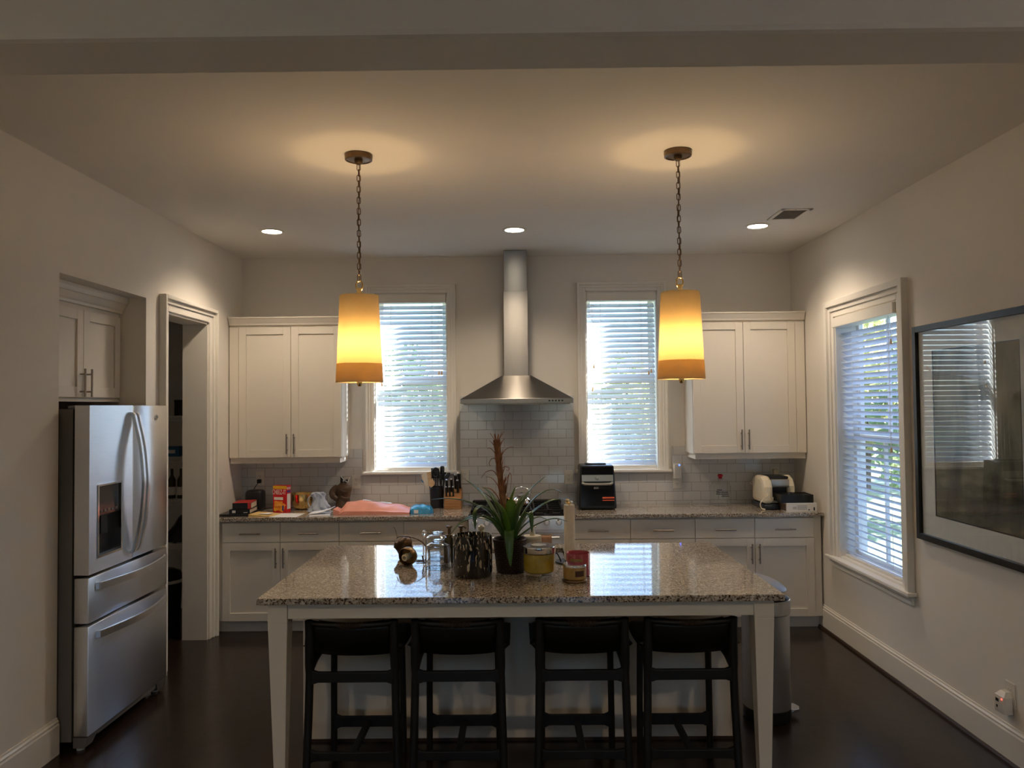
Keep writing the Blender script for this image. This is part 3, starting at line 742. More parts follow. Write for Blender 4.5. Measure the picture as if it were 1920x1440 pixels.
# towel over the oven handle
m = MB()
for i in range(14):
    pass
cols_ = 16; pts = []
def towel(u, s):
    x = .150 + .115 * u
    if s < 0: return (x, 5.985 + .0135 + .002 * math.sin(9 * u), .752 + s)
    return (x, 5.985 - .0135 - .004 * math.sin(9 * u + 1) * min(1, s * 8), .752 - s)
grid = []
ss = [-.22, -.1, -.02] 
row = [[(.150 + .115 * i / 14, 6.0015, .752 - a) for i in range(15)] for a in (.22, .11, .0)]
row += [[(.150 + .115 * i / 14, 5.985 + .0165 * math.cos(th), .752 + .0165 * math.sin(th)) for i in range(15)] for th in (R(40), R(90), R(140))]
row += [[(.150 + .115 * i / 14, 5.9685 - .004 * math.sin(i * .9) * k / 4, .752 - .065 * k) for i in range(15)] for k in range(0, 5)]
vs = [p for r_ in row for p in r_]; fc = [(j * 15 + i, j * 15 + i + 1, (j + 1) * 15 + i + 1, (j + 1) * 15 + i) for j in range(len(row) - 1) for i in range(14)]
o = m._m(vs, fc).build('dish_towel', 'tan', smooth='full', loc=(.207, 5.985, .70))
sl = o.modifiers.new('thick', 'SOLIDIFY'); sl.thickness = .003; sl.offset = 0
tag(o, 'tan dish towel hanging over the oven door handle', 'towel')
# kettle
t = thing('kettle', (.035, 6.335, .9565), 'shiny steel kettle with copper trim on the range, behind the plant', 'kettle')
MB().lathe([(0, 0), (.082, 0), (.086, .012), (.084, .035), (.066, .070), (.040, .086), (0, .090)], (.035, 6.335, .9565), 28).build('body', 'chrome', t, smooth=True)
MB().lathe([(.083, .016), (.0885, .018), (.0885, .026), (.083, .028)], (.035, 6.335, .9565), 28).build('copper_band', 'copper', t)
MB().tube(spline([(-.03, 6.335, 1.015), (-.035, 6.335, 1.06), (0, 6.335, 1.10), (.06, 6.335, 1.105), (.10, 6.335, 1.07), (.098, 6.335, 1.02)], 6), .007, 10).build('handle', 'chrome', t, smooth=True)
MB().tube(spline([(-.035, 6.30, 1.0), (-.075, 6.28, 1.015), (-.095, 6.27, 1.04)], 5), [.018] * 5 + [.013] * 6, 10).build('spout', 'copper', t, smooth=True)
MB().lathe([(.030, .084), (.030, .092), (.008, .096), (.010, .108), (0, .112)], (.035, 6.335, .9565), 16).build('lid', 'chrome', t, smooth=True)

# ------------------------------------------------------------------ pendants, downlights, vent
def pendant(x, y):
    t = thing('pendant_lamp', (0, 0, 0), '', 'lamp', 'lit drum pendants over the island')
    MB().lathe([(0, ZC), (.070, ZC), (.072, ZC - .010), (.070, ZC - .028), (.062, ZC - .030), (.060, ZC - .026), (.022, ZC - .026), (.020, ZC - .046), (.008, ZC - .052), (0, ZC - .052)], (0, 0, -.0005), 32).build('canopy', 'bronze', t, smooth=True)
    m = MB(); z = ZC - .048; k = 0; L = .036
    while z > 2.445:
        pts = []
        for a in range(14):
            th = 2 * math.pi * a / 14
            q = .0088 * math.cos(th); zz = (L / 2 - .0088) * (1 if math.sin(th) > 0 else -1) + .0088 * math.sin(th)
            pts.append((q, 0, z - L / 2 + zz) if k % 2 == 0 else (0, q, z - L / 2 + zz))
        m.tube(pts, .0022, 6, closed=True); z -= L - .0072; k += 1
    m.tube(spline([(.002, .002, ZC - .05), (.006, -.004, 2.9), (-.005, .004, 2.75), (.005, .003, 2.6), (0, 0, 2.42)], 6), .0022, 6)
    m.build('chain', 'bronze', t, smooth=True)
    MB().tube([(.017 * math.cos(a), .004, 2.405 + .026 * math.sin(a)) for a in [i * math.pi / 10 for i in range(20)]], .0042, 8, closed=True).lathe([(0, 2.395), (.012, 2.392), (.012, 2.335), (.006, 2.33), (.006, 2.21), (.020, 2.205), (.022, 2.15), (0, 2.148)], (0, 0, 0), 16).build('lamp_stem', 'brass', t, smooth=True)
    zt, zb = 2.352, 1.904
    def rad(z): return .1195 - .0205 * (z - zb) / (zt - zb)
    MB().lathe([(rad(zb), zb), (rad(zt), zt)], (0, 0, 0), 56).build('lamp_shade', 'cloth', t, smooth='full')
    MB().lathe([(rad(zb) + .0015, zb - .001), (rad(2.0) + .0015, 2.0)], (0, 0, 0), 56).build('shade_band', 'clothband', t, smooth='full')
    sp_ = MB()
    for a in range(3):
        th = 2 * math.pi * a / 3 + .4
        sp_.tube([(.010 * math.cos(th), .010 * math.sin(th), 2.338), ((rad(zt) - .002) * math.cos(th), (rad(zt) - .002) * math.sin(th), 2.350)], .0018, 6)
    sp_.tube([((rad(zt) - .003) * math.cos(a), (rad(zt) - .003) * math.sin(a), 2.350) for a in [i * math.pi / 16 for i in range(32)]], .0018, 6, closed=True)
    sp_.build('shade_frame', 'brass', t)
    MB().lathe([(rad(1.914) - .004, 1.914), (0, 1.914)], (0, 0, 0), 40).build('diffuser', 'diffuser', t)
    MB().lathe([(0, 1.916), (.014, 1.912), (.014, 1.896), (.009, 1.884), (0, 1.882)], (0, 0, 0), 16).build('finial', 'brass', t, smooth=True)
    MB().lathe([(0, 2.150), (.013, 2.148), (.014, 2.135), (.027, 2.11), (.030, 2.095), (.026, 2.075), (.012, 2.062), (0, 2.06)], (0, 0, 0), 16).build('bulb', 'bulb', t, smooth=True)
    ld = bpy.data.lights.new('pendant_uplight', 'AREA'); ld.shape = 'DISK'; ld.size = .17; ld.energy = UPL; ld.color = (1.0, .68, .38)
    lo = bpy.data.objects.new('pendant_uplight', ld); COL.objects.link(lo); lo.parent = t; lo.location = (0, 0, 2.349); lo.rotation_euler = (math.pi, 0, 0)
    return t
PY = 3.96
p0 = pendant(0, 0)
p1 = dup(p0, (.852, PY, 0), 'lit cream drum pendant on a chain, hanging over the right half of the island')
p0.location = (-.806, PY, 0); p0['label'] = 'lit cream drum pendant on a chain, hanging over the left half of the island'
DL = [(-1.796, 5.655, 'lit recessed downlight in the ceiling near the left wall and pantry doorway'), (0, 5.69, 'lit recessed downlight in the ceiling in front of the range hood'), (1.796, 5.655, 'lit recessed downlight in the ceiling beside the air vent')]
for x, y, lb in DL:
    t = thing('downlight', (x, y, ZC), lb, 'light', 'recessed downlights')
    MB().lathe([(.070, -.001), (.088, -.001), (.088, -.006), (.072, -.008)], (x, y, ZC), 32, close=True).build('trim_ring', 'trim', t, smooth=True)
    MB().lathe([(0, -.001), (.070, -.001), (.070, -.004), (0, -.0045)], (x, y, ZC), 32).build('lens', 'led', t)
    ld = bpy.data.lights.new('downlight_lamp', 'SPOT'); ld.energy = SPOT; ld.color = (1.0, .80, .59); ld.spot_size = R(140); ld.spot_blend = .7; ld.shadow_soft_size = .11
    lo = bpy.data.objects.new('downlight_lamp', ld); COL.objects.link(lo); lo.parent = t; lo.location = (0, 0, -.012)
# two more of the same downlights in the adjoining room behind the camera
for x in (-1.75, 1.75):
    t = thing('downlight', (x, .55, ZC), 'lit recessed downlight in the ceiling of the adjoining room', 'light', 'adjoining room downlights')
    MB().lathe([(.070, -.001), (.088, -.001), (.088, -.006), (.072, -.008)], (x, .55, ZC), 32, close=True).build('trim_ring', 'trim', t, smooth=True)
    MB().lathe([(0, -.001), (.070, -.001), (.070, -.004), (0, -.0045)], (x, .55, ZC), 32).build('lens', 'led', t)
    ld = bpy.data.lights.new('downlight_lamp', 'SPOT'); ld.energy = REAR; ld.color = (1.0, .76, .50); ld.spot_size = R(138); ld.spot_blend = .6; ld.shadow_soft_size = .06
    lo = bpy.data.objects.new('downlight_lamp', ld); COL.objects.link(lo); lo.parent = t; lo.location = (0, 0, -.012)
t = thing('air_vent', (1.92, 5.32, ZC), 'white ceiling air vent near the right wall', 'vent')
va = (1.805, 2.02, 5.165, 5.475)
MB().box(va[0], va[0] + .028, va[2], va[3], ZC - .007, ZC - .0005).box(va[1] - .028, va[1], va[2], va[3], ZC - .007, ZC - .0005).box(va[0], va[1], va[2], va[2] + .028, ZC - .007, ZC - .0005).box(va[0], va[1], va[3] - .028, va[3], ZC - .007, ZC - .0005).build('vent_frame', 'trim', t, bevel=.002)
MB().box(va[0] + .027, va[1] - .027, va[2] + .027, va[3] - .027, ZC - .0018, ZC - .0005).build('vent_backing', 'ventdark', t)
s = MB()
for k in range(16):
    y = va[2] + .036 + k * .0155; s.hexa([(va[0] + .03, y, ZC - .006), (va[1] - .03, y, ZC - .006), (va[1] - .03, y + .0015, ZC - .006), (va[0] + .03, y + .0015, ZC - .006), (va[0] + .03, y + .007, ZC - .002), (va[1] - .03, y + .007, ZC - .002), (va[1] - .03, y + .0085, ZC - .002), (va[0] + .03, y + .0085, ZC - .002)])
s.build('louvers', 'grille', t)
MB().box(1.90, 1.905, va[2] - .008, va[2] + .01, ZC - .012, ZC - .006).build('damper_lever', 'grille', t)

# ------------------------------------------------------------------ framed picture, outlets, switch
t = thing('framed_picture', (2.40, 4.05, 1.59), 'large black framed abstract picture with a wide white mat on the right wall', 'picture')
FP = fr_(XR); y0, y1, z0, z1 = 3.487, 4.616, .965, 2.222; b = .036
MB().bm_(FP, y0, y0 + b, z0, z1, .001, .034).bm_(FP, y1 - b, y1, z0, z1, .001, .034).bm_(FP, y0 + b, y1 - b, z0, z0 + b, .001, .034).bm_(FP, y0 + b, y1 - b, z1 - b, z1, .001, .034).build('frame', 'black', t, bevel=.002)
a0, a1, c0, c1 = 3.668, 4.436, 1.122, 2.067
MB().bm_(FP, y0 + b, a0, z0 + b, z1 - b, .004, .012).bm_(FP, a1, y1 - b, z0 + b, z1 - b, .004, .012).bm_(FP, a0, a1, z0 + b, c0, .004, .012).bm_(FP, a0, a1, c1, z1 - b, .004, .012).build('mat_board', 'paper', t)
MB().bm_(FP, a0, a1, c0, c1, .004, .009).build('artwork', 'art', t)
MB().bm_(FP, a0 - .002, a1 + .002, c0 - .003, c0 + .003, .004, .0125).bm_(FP, a0 - .003, a0 + .003, c0, c1, .004, .0125).bm_(FP, a1 - .003, a1 + .003, c0, c1, .004, .0125).bm_(FP, a0, a1, c1 - .003, c1 + .003, .004, .0125).build('inner_fillet', 'black', t)
MB().bm_(FP, y0 + b, y1 - b, z0 + b, z1 - b, .018, .020).build('glazing', 'picglass', t)
def outlet(f, u, v, label, horiz=False):
    c = f(u, v, 0); t = thing('power_outlet', c, label, 'outlet', 'wall outlets')
    MB().bm_(f, u - .037, u + .037, v - .060, v + .060, .0003, .006).build('cover_plate', 'outlet', t, bevel=.002)
    for s in (-1, 1):
        w_ = v + s * .020
        r = MB().bm_(f, u - .017, u + .017, w_ - .0145, w_ + .0145, .006, .0075).build('receptacle', 'outlet', t, bevel=.001)
        MB().bm_(f, u - .0085, u - .006, w_ - .002, w_ + .008, .0070, .0078).bm_(f, u + .006, u + .0085, w_ - .002, w_ + .008, .0070, .0078).bm_(f, u - .002, u + .002, w_ - .010, w_ - .006, .0070, .0078).build('slots', 'dark', r)
    return t
FS = fb(YB - .010)
outlet(FS, -2.235, 1.165, 'ivory outlet on the backsplash above the black speaker, with a plug in it')
outlet(FS, -1.398, 1.127, 'ivory outlet on the backsplash beside the brown torso vase')
outlet(FS, -.452, 1.165, 'ivory outlet on the backsplash beside the knife block')
outlet(FS, .450, 1.150, 'ivory outlet on the backsplash beside the air fryer')
outlet(FS, 1.390, 1.105, 'ivory outlet on the backsplash holding the grey air freshener')
outlet(FS, 2.235, 1.165, 'ivory outlet on the backsplash behind the cream coffee machine')
outlet(FP, 3.822, .338, 'ivory outlet low on the right wall, with a plug-in device')
t = thing('light_switch', (XL, 6.18, 1.16), 'ivory double light switch on the left wall beside the pantry doorway', 'switch')
FW = fl(XL)
MB().bm_(FW, 6.118, 6.236, 1.095, 1.218, .0003, .006).build('cover_plate', 'outlet', t, bevel=.002)
for u in (6.150, 6.204): MB().bm_(FW, u - .017, u + .017, 1.124, 1.190, .005, .009).build('rocker', 'outlet', t, bevel=.002)
t = thing('night_light', (XR - .01, 3.83, .30), 'small white plug-in device with red light in the low outlet', 'device')
MB().rbox(XR - .052, XR - .0075, 3.797, 3.872, .246, .330, .004).build('body', 'outlet', t, smooth=True)
MB().hexa([(XR - .048, 3.80, .330), (XR - .008, 3.80, .330), (XR - .008, 3.868, .330), (XR - .048, 3.868, .330), (XR - .030, 3.815, .350), (XR - .008, 3.815, .350), (XR - .008, 3.855, .350), (XR - .030, 3.855, .350)]).build('plug_top', 'outlet', t)
MB().bm_(FP, 3.838, 3.862, .296, .312, .0515, .0525).build('display_window', 'black', t)
MB().ball((XR - .0535, 3.812, .318), .0035, 10).build('indicator', 'redled', t)
MB().bm_(FP, 3.846, 3.856, .268, .280, .0515, .0535).build('button', 'black', t)
t = thing('air_freshener', (1.385, 6.69, 1.165), 'grey and white plug-in air freshener with blue light beside the right window', 'air freshener')
MB().rbox(1.352, 1.418, 6.650, 6.695, 1.135, 1.262, .006).build('housing', 'white', t, smooth=True)
MB().box(1.362, 1.408, 6.646, 6.651, 1.140, 1.255).build('grille', 'grille', t)
MB().ball((1.400, 6.648, 1.250), .007, 10).build('indicator', 'bluled', t)
t = thing('power_plug', (2.235, 6.69, 1.19), 'beige plug adapter with black plug in the outlet above the coffee machine', 'plug')
MB().rbox(2.213, 2.257, 6.655, 6.6975, 1.135, 1.205, .005).build('adapter', 'cream', t, smooth=True)
MB().rbox(2.218, 2.252, 6.650, 6.690, 1.092, 1.135, .004).build('black_plug', 'black', t, smooth=True)

# ------------------------------------------------------------------ island
CZ = .914
IX0, IX1, IY0, IY1 = -1.185, 1.203, 3.497, 4.821
SK = (-.285, .272, 4.342, 4.680)
m = MB()
m.box(IX0, SK[0], IY0, IY1, .884, CZ).box(SK[1], IX1, IY0, IY1, .884, CZ).box(SK[0], SK[1], IY0, SK[2], .884, CZ).box(SK[0], SK[1], SK[3], IY1, .884, CZ)
bmesh.ops.remove_doubles(m.bm, verts=m.bm.verts[:], dist=.0001)
inner = [fc for fc in m.bm.faces if (abs(fc.calc_center_median().x - SK[0]) < .001 or abs(fc.calc_center_median().x - SK[1]) < .001) and abs(fc.normal.x) > .5 and not (SK[2] + .01 < fc.calc_center_median().y < SK[3] - .01)]
bmesh.ops.delete(m.bm, geom=inner, context='FACES_ONLY')
tag(m.build('countertop', 'granite', loc=(0, 4.16, .884), bevel=.004), 'large speckled granite island top with a sink cutout', 'countertop')
t = thing('kitchen_island', (0, 4.16, 0), 'cream painted kitchen island base with tapered front legs under the granite top', 'island')
BX0, BX1, BY0 = -1.150, 1.150, 4.15
c = MB()
c.box(BX0, SK[0] - .03, BY0, 4.79, 0, .884).box(SK[1] + .03, BX1, BY0, 4.79, 0, .884).box(SK[0] - .03, SK[1] + .03, BY0, SK[2] - .03, 0, .884).box(SK[0] - .03, SK[1] + .03, SK[3] + .03, 4.79, 0, .884).box(SK[0] - .03, SK[1] + .03, SK[2] - .03, SK[3] + .03, 0, .60)
c.build('cabinet_body', 'cab', t)
for a, b in ((BX0, BX0 + .018), (BX1 - .024, BX1)): MB().box(a, b, BY0 - .012, BY0, 0, .884).build('corner_stile', 'cab', t)
MB().box(BX0 + .018, BX1 - .024, BY0 - .006, BY0, .008, .884).build('back_panel', 'cab', t)
MB().box(BX0, BX1, BY0 - .020, BY0 - .0125, 0, .014).build('shoe_molding', 'shoe', t)
for x0, x1, b0, b1 in ((-1.142, -1.053, -1.118, -1.072), (1.072, 1.162, 1.092, 1.142)):
    MB().hexa([(b0, 3.548, 0), (b1, 3.548, 0), (b1, 3.594, 0), (b0, 3.594, 0), (x0, 3.525, .80), (x1, 3.525, .80), (x1, 3.615, .80), (x0, 3.615, .80)]).box(x0, x1, 3.525, 3.615, .80, .884).build('leg', 'cab', t, bevel=.002)
MB().box(-1.053, 1.072, 3.536, 3.556, .812, .884).box(-1.135, -1.115, 3.615, BY0, .812, .884).box(1.132, 1.152, 3.615, BY0, .812, .884).build('apron', 'cab', t, bevel=.0015)
t = thing('undermount_sink', (0, 4.51, .62), 'stainless steel sink set in the back of the island', 'sink')
s = MB(); a, b, c0, d = SK[0] - .012, SK[1] + .012, SK[2] - .012, SK[3] + .012
s.box(a, a + .006, c0, d, .66, .8835).box(b - .006, b, c0, d, .66, .8835).box(a, b, c0, c0 + .006, .66, .8835).box(a, b, d - .006, d, .66, .8835).box(a, b, c0, d, .654, .66)
s.build('basin', 'steel', t)
MB().lathe([(0, 0), (.045, 0), (.045, .004), (.03, .003), (0, .001)], (0, 4.51, .66), 24).build('drain', 'chrome', t, smooth=True)

# ------------------------------------------------------------------ stools
def stool():
    t = thing('bar_stool', (0, 0, 0), '', 'stool', 'black bar stools tucked under the island')
    # local: back at y=0 (towards the camera), seat towards +y
    for sx in (-1, 1):
        MB().tube(spline([(sx * .214, -.016, 0), (sx * .205, .004, .30), (sx * .200, .014, .53), (sx * .198, .004, .68), (sx * .198, -.004, .785)], 4), [.0165] * 9 + [.019] * 4 + [.017] * 4, 10, flat=1.15).build('leg', 'stool', t, smooth=True)
        MB().tube(spline([(sx * .180, .405, 0), (sx * .178, .400, .3), (sx * .174, .392, .60)], 4), .0165, 10).build('leg', 'stool', t, smooth=True)
        # side seat rail rising to the back post, and side stretcher
        MB().tube(spline([(sx * .199, .016, .555), (sx * .193, .10, .590), (sx * .185, .22, .602), (sx * .176, .39, .590)], 5), .019, 10, flat=1.3).build('seat_rail', 'stool', t, smooth=True)
    def rail(y0, xw, z, h, name, fl_=.045):
        p = []
        for i in range(21):
            u = -1 + i / 10.; x = u * xw
            e = max(0, (abs(u) - .76) / .24); hh = h * (1 + .9 * e * e)
            p.append((x, hh))
        poly = [(x, z + hh / 2) for x, hh in p] + [(x, z - hh / 2) for x, hh in p[::-1]]
        MB().prism(poly, lambda a, b, d: (a, d, b), y0 - .011, y0 + .011).build(name, 'stool', t, bevel=.003)
    rail(.012, .202, .519, .048, 'stretcher')
    rail(.399, .177, .158, .052, 'footrest')
    rail(.004, .205, .158, .040, 'stretcher')
    MB().box(-.016, .016, .010, .392, .146, .170).build('stretcher', 'stool', t, bevel=.004)
    # wrapped top rail, gently bowed
    MB().tube(spline([(-.198, -.002, .776), (-.12, -.022, .770), (0, -.030, .767), (.12, -.022, .770), (.198, -.002, .776)], 5), .0135, 10).build('top_rail', 'stool', t, smooth=True)
    w = MB()
    for i in range(46):
        x = -.148 + i * .0066; y = -.030 + 1.15 * x * x * (1 if abs(x) < .2 else 1); z = .767 + .22 * x * x
        w.tube([(x - .0030, y, z), (x, y, z), (x + .0030, y, z)], [.0142, .0164, .0142], 10, caps=False)
    w.build('leather_wrap', 'leathercord', t, smooth=True)
    # leather back band hanging from the rail
    rows = []
    for j in range(9):
        v = j / 8
        rows.append([(-.185 + .37 * i / 16, (-.026 + .9 * (-.185 + .37 * i / 16) ** 2) + .075 * v * v + .0, .765 - .150 * v) for i in range(17)])
    vs = [p for r_ in rows for p in r_]; n = 17
    fc = [(j * n + i, j * n + i + 1, (j + 1) * n + i + 1, (j + 1) * n + i) for j in range(8) for i in range(16)]
    o = MB()._m(vs, fc).build('backrest', 'leather', t, smooth='full')
    so = o.modifiers.new('thick', 'SOLIDIFY'); so.thickness = .012; so.offset = 0
    # padded leather seat, sagging in the middle
    s = MB(); nx, ny = 20, 14; vs, fc = [], []
    def seat(u, v, up):
        x = .242 * u; y = .045 + .36 * (v + 1) / 2
        ru = (1 - abs(u) ** 5) * (1 - abs(v) ** 5); ru = max(0, ru) ** .4
        mid = .640 - .018 * (1 - u * u) + .012 * (v * v)
        return (x, y, mid + (.034 if up else -.042) * ru)
    for up_ in (1, 0):
        for j in range(ny + 1):
            for i in range(nx + 1): vs.append(seat(-1 + 2 * i / nx, -1 + 2 * j / ny, up_))
    N = (nx + 1) * (ny + 1)
    for j in range(ny):
        for i in range(nx):
            a = j * (nx + 1) + i; fc.append((a, a + 1, a + nx + 2, a + nx + 1)); fc.append((N + a + nx + 1, N + a + nx + 2, N + a + 1, N + a))
    s._m(vs, fc); bmesh.ops.remove_doubles(s.bm, verts=s.bm.verts[:], dist=.0002)
    s.build('seat', 'leather', t, smooth='full')
    return t
ST = [(-.777, 'black wood and leather bar stool at the left end of the island'), (-.283, 'black wood and leather bar stool below the black speckled vase'), (.296, 'black wood and leather bar stool below the pink and gold candles'), (.800, 'black wood and leather bar stool nearest the trash can')]
s0 = stool()
for i, (x, lb) in enumerate(ST):
    o = s0 if i == 0 else dup(s0, (x, 3.61, 0))
    o['label'] = lb
s0.location = (ST[0][0], 3.61, 0)

# ------------------------------------------------------------------ trash can
tx, ty = 1.405, 4.42
t = thing('trash_can', (tx, ty, 0), 'tall round grey steel step trash can with open lid beside the island', 'trash can')
MB().lathe([(0, .004), (.128, .004), (.131, .012), (.131, .065), (.128, .068)], (tx, ty, 0), 40).build('base', 'black', t, smooth=True)
MB().lathe([(.129, .068), (.131, .070), (.131, .595), (.1315, .600)], (tx, ty, 0), 48).build('body', 'trashsteel', t, smooth=True)
MB().lathe([(.1315, .590), (.137, .596), (.137, .668), (.133, .674), (.128, .668), (.126, .60)], (tx, ty, 0), 48).build('rim_band', 'trashsteel', t, smooth=True)
MB().lathe([(.127, .655), (.124, .66), (.120, .655), (.112, .10), (0, .10)], (tx, ty, 0), 40).build('inner_bucket', 'black', t, smooth=True)
lid = MB().lathe([(0, .024), (.06, .022), (.11, .013), (.133, 0), (.131, -.006), (.08, -.002), (0, 0)], (0, 0, 0), 48)
bmesh.ops.transform(lid.bm, matrix=Matrix.Translation((tx - .005, ty + .02, .752)) @ Matrix.Rotation(R(13), 4, 'Y') @ Matrix.Rotation(R(8), 4, 'X'), verts=lid.bm.verts[:])
lid.build('lid', 'lidblue', t, smooth=True)
MB().tube([(tx - .136, ty + .03, .64), (tx - .150, ty + .03, .72), (tx - .12, ty + .025, .778)], .010, 8).build('hinge', 'black', t)
pd = MB().prism([(.10, -.05), (.155, -.062), (.195, -.045), (.210, 0), (.195, .045), (.155, .062), (.10, .05)], lambda p, q, a: (tx + p * .92, ty + .05 - q * .9 - .02, a), .030, .046)
pd.build('pedal', 'chrome', t, bevel=.003)

# ------------------------------------------------------------------ things on the island
def T(name, x, y, label, cat, z=CZ, group=None): return thing(name, (x, y, z + .0004), label, cat, group)
z = CZ + .0004
# black vase
o = MB().lathe([(0, 0), (.090, 0), (.097, .006), (.0995, .03), (.0995, .19), (.0985, .205), (.095, .207), (.092, .203), (.0925, .02), (0, .012)], (-.229, 3.942, z), 48).build('vase', 'vase', smooth=True, loc=(-.229, 3.942, z))
tag(o, 'black glass cylinder vase with cream flecks, on the island left of the plant', 'vase')
# bromeliad in wicker pot
px, py = -.040, 4.025
t = T('bromeliad_plant', px, py, 'bromeliad with strap leaves and a dried brown flower spike in a dark wicker pot', 'plant')
MB().lathe([(0, 0), (.066, 0), (.070, .005), (.086, .150), (.089, .158), (.089, .170), (.084, .174), (.080, .168), (.079, .14), (0, .138)], (px, py, z), 40).build('wicker_pot', 'wicker', t, smooth=True)
MB().lathe([(.078, .142), (.05, .148), (0, .15)], (px, py, z), 24).build('soil', 'soil', t)
def leaf(pts, wd, mtl='leafg', tipdry=False):
    P = spline([(px + a, py + b, c) for a, b, c in pts], 7); n = len(P); vs, fc = [], []
    for i, p in enumerate(P):
        tg = (P[min(i + 1, n - 1)] - P[max(i - 1, 0)]).normalized()
        side = tg.cross(Vector((0, 0, 1)));
        if side.length < .25: side = tg.cross(Vector((pts[-1][0] - pts[0][0], pts[-1][1] - pts[0][1], .01)).cross(Vector((0, 0, 1))).cross(Vector((0, 0, 1))) if False else Vector((0, 1, 0)))
        side.normalize()
        if i and side.dot(last) < 0: side = -side
        last = side; nr = side.cross(tg).normalized()
        if nr.z < 0: nr = -nr
        u = i / (n - 1); w_ = 1.22 * wd * (.72 + .28 * min(1, u * 5)) * (1 - max(0, (u - .45) / .55) ** 1.6) + .0012
        for k in (-1, -.5, 0, .5, 1): vs.append(p + side * (w_ * k) + nr * (.28 * w_ * abs(k)))
    for i in range(n - 1):
        for k in range(4): fc.append((i * 5 + k, i * 5 + k + 1, (i + 1) * 5 + k + 1, (i + 1) * 5 + k))
    o = MB()._m(vs, fc).build('leaf', mtl, t, smooth='full')
    so = o.modifiers.new('thick', 'SOLIDIFY'); so.thickness = .0016; so.offset = 0
    return o
b0 = 1.075
LV = [
 ([(-.02, 0, b0), (-.075, .03, 1.20), (-.150, .06, 1.315), (-.235, .08, 1.385)], .016, 'leafg'),
 ([(-.02, -.01, b0), (-.10, -.02, 1.215), (-.20, -.04, 1.275), (-.30, -.06, 1.300), (-.40, -.08, 1.300)], .014, 'leafg'),
 ([(-.02, -.03, b0), (-.09, -.09, 1.185), (-.165, -.14, 1.222), (-.24, -.18, 1.195), (-.30, -.20, 1.130)], .016, 'leafg'),
 ([(-.02, -.03, b0), (-.07, -.07, 1.20), (-.125, -.10, 1.262), (-.170, -.13, 1.245), (-.172, -.14, 1.155)], .017, 'leafg'),
 ([(0, -.02, b0), (.002, -.035, 1.18), (.010, -.045, 1.28), (.034, -.055, 1.360)], .022, 'leafbright'),
 ([(.02, .0, b0), (.055, .01, 1.22), (.105, .03, 1.325), (.19, .05, 1.400)], .014, 'leafg'),
 ([(.02, .0, b0), (.07, .0, 1.205), (.14, .0, 1.295), (.215, .0, 1.335), (.275, -.01, 1.322)], .017, 'leafg'),
 ([(.02, .02, b0), (.09, .04, 1.18), (.17, .06, 1.245), (.25, .08, 1.275), (.32, .09, 1.262)], .013, 'leafg'),
 ([(.02, -.02, b0), (.06, -.06, 1.11), (.13, -.10, 1.165), (.22, -.14, 1.205), (.29, -.16, 1.195)], .013, 'leafg'),
 ([(.02, -.03, b0), (.06, -.08, 1.18), (.095, -.12, 1.235), (.110, -.14, 1.205), (.112, -.145, 1.140)], .015, 'leafg'),
 ([(.0, -.04, b0), (-.002, -.080, 1.135), (-.002, -.112, 1.105), (0, -.122, 1.03), (.004, -.124, .965)], .019, 'leafg'),
 ([(-.02, -.02, b0), (-.06, -.05, 1.16), (-.12, -.09, 1.215), (-.19, -.12, 1.20)], .015, 'leafg'),
 ([(-.01, .03, b0), (-.05, .08, 1.20), (-.10, .12, 1.30), (-.15, .14, 1.34)], .014, 'leafg'),
 ([(.01, .03, b0), (.04, .09, 1.20), (.07, .13, 1.28), (.12, .17, 1.30)], .014, 'leafg'),
 ([(-.02, .0, b0), (-.045, -.02, 1.20), (-.09, -.03, 1.29), (-.135, -.04, 1.33)], .017, 'leafg'),
 ([(.015, -.02, b0), (.035, -.05, 1.19), (.06, -.07, 1.27), (.10, -.09, 1.315)], .016, 'leafg'),
 ([(-.02, .01, b0), (-.09, .02, 1.16), (-.18, .03, 1.19), (-.26, .03, 1.16)], .012, 'leafg'),
 ([(.02, .01, b0), (.08, .01, 1.15), (.15, .02, 1.19), (.21, .02, 1.17)], .012, 'leafg'),
 ([(-.01, .0, 1.10), (-.045, .0, 1.26), (-.09, .0, 1.335), (-.140, .0, 1.350)], .013, 'dryleaf'),
 ([(-.005, -.02, b0), (-.02, -.05, 1.17), (-.04, -.07, 1.25), (-.075, -.09, 1.29)], .016, 'leafbright'),
]
for a in LV: leaf(*a)
sp_ = MB()
ax = spline([(px - .012, py, 1.09), (px - .030, py, 1.25), (px - .048, py, 1.42), (px - .060, py, 1.56), (px - .064, py, 1.60)], 6)
sp_.tube(ax, [.014 + .006 * (i / (len(ax) - 1)) + .0016 * math.sin(i * 2.1) for i in range(len(ax))], 10)
sp_.build('flower_stalk', 'dry', t, smooth=True)
random.seed(3)
for k in range(30):
    zz = 1.28 + .30 * k / 29; a = k * 2.399; c0 = Vector((px - .012 - .052 * (zz - 1.09) / .5, py, zz)); L = .042 + .022 * (k / 29)
    d = Vector((math.cos(a), math.sin(a), 0))
    m = MB(); P = [c0 + d * .010, c0 + d * .018 + Vector((0, 0, L * .5)), c0 + d * (.026 + .020 * (k > 23)) + Vector((0, 0, L))]
    m.tube(P, [.012, .014, .0008], 6, flat=.22); m.build('bract', 'dry', t, smooth=True)
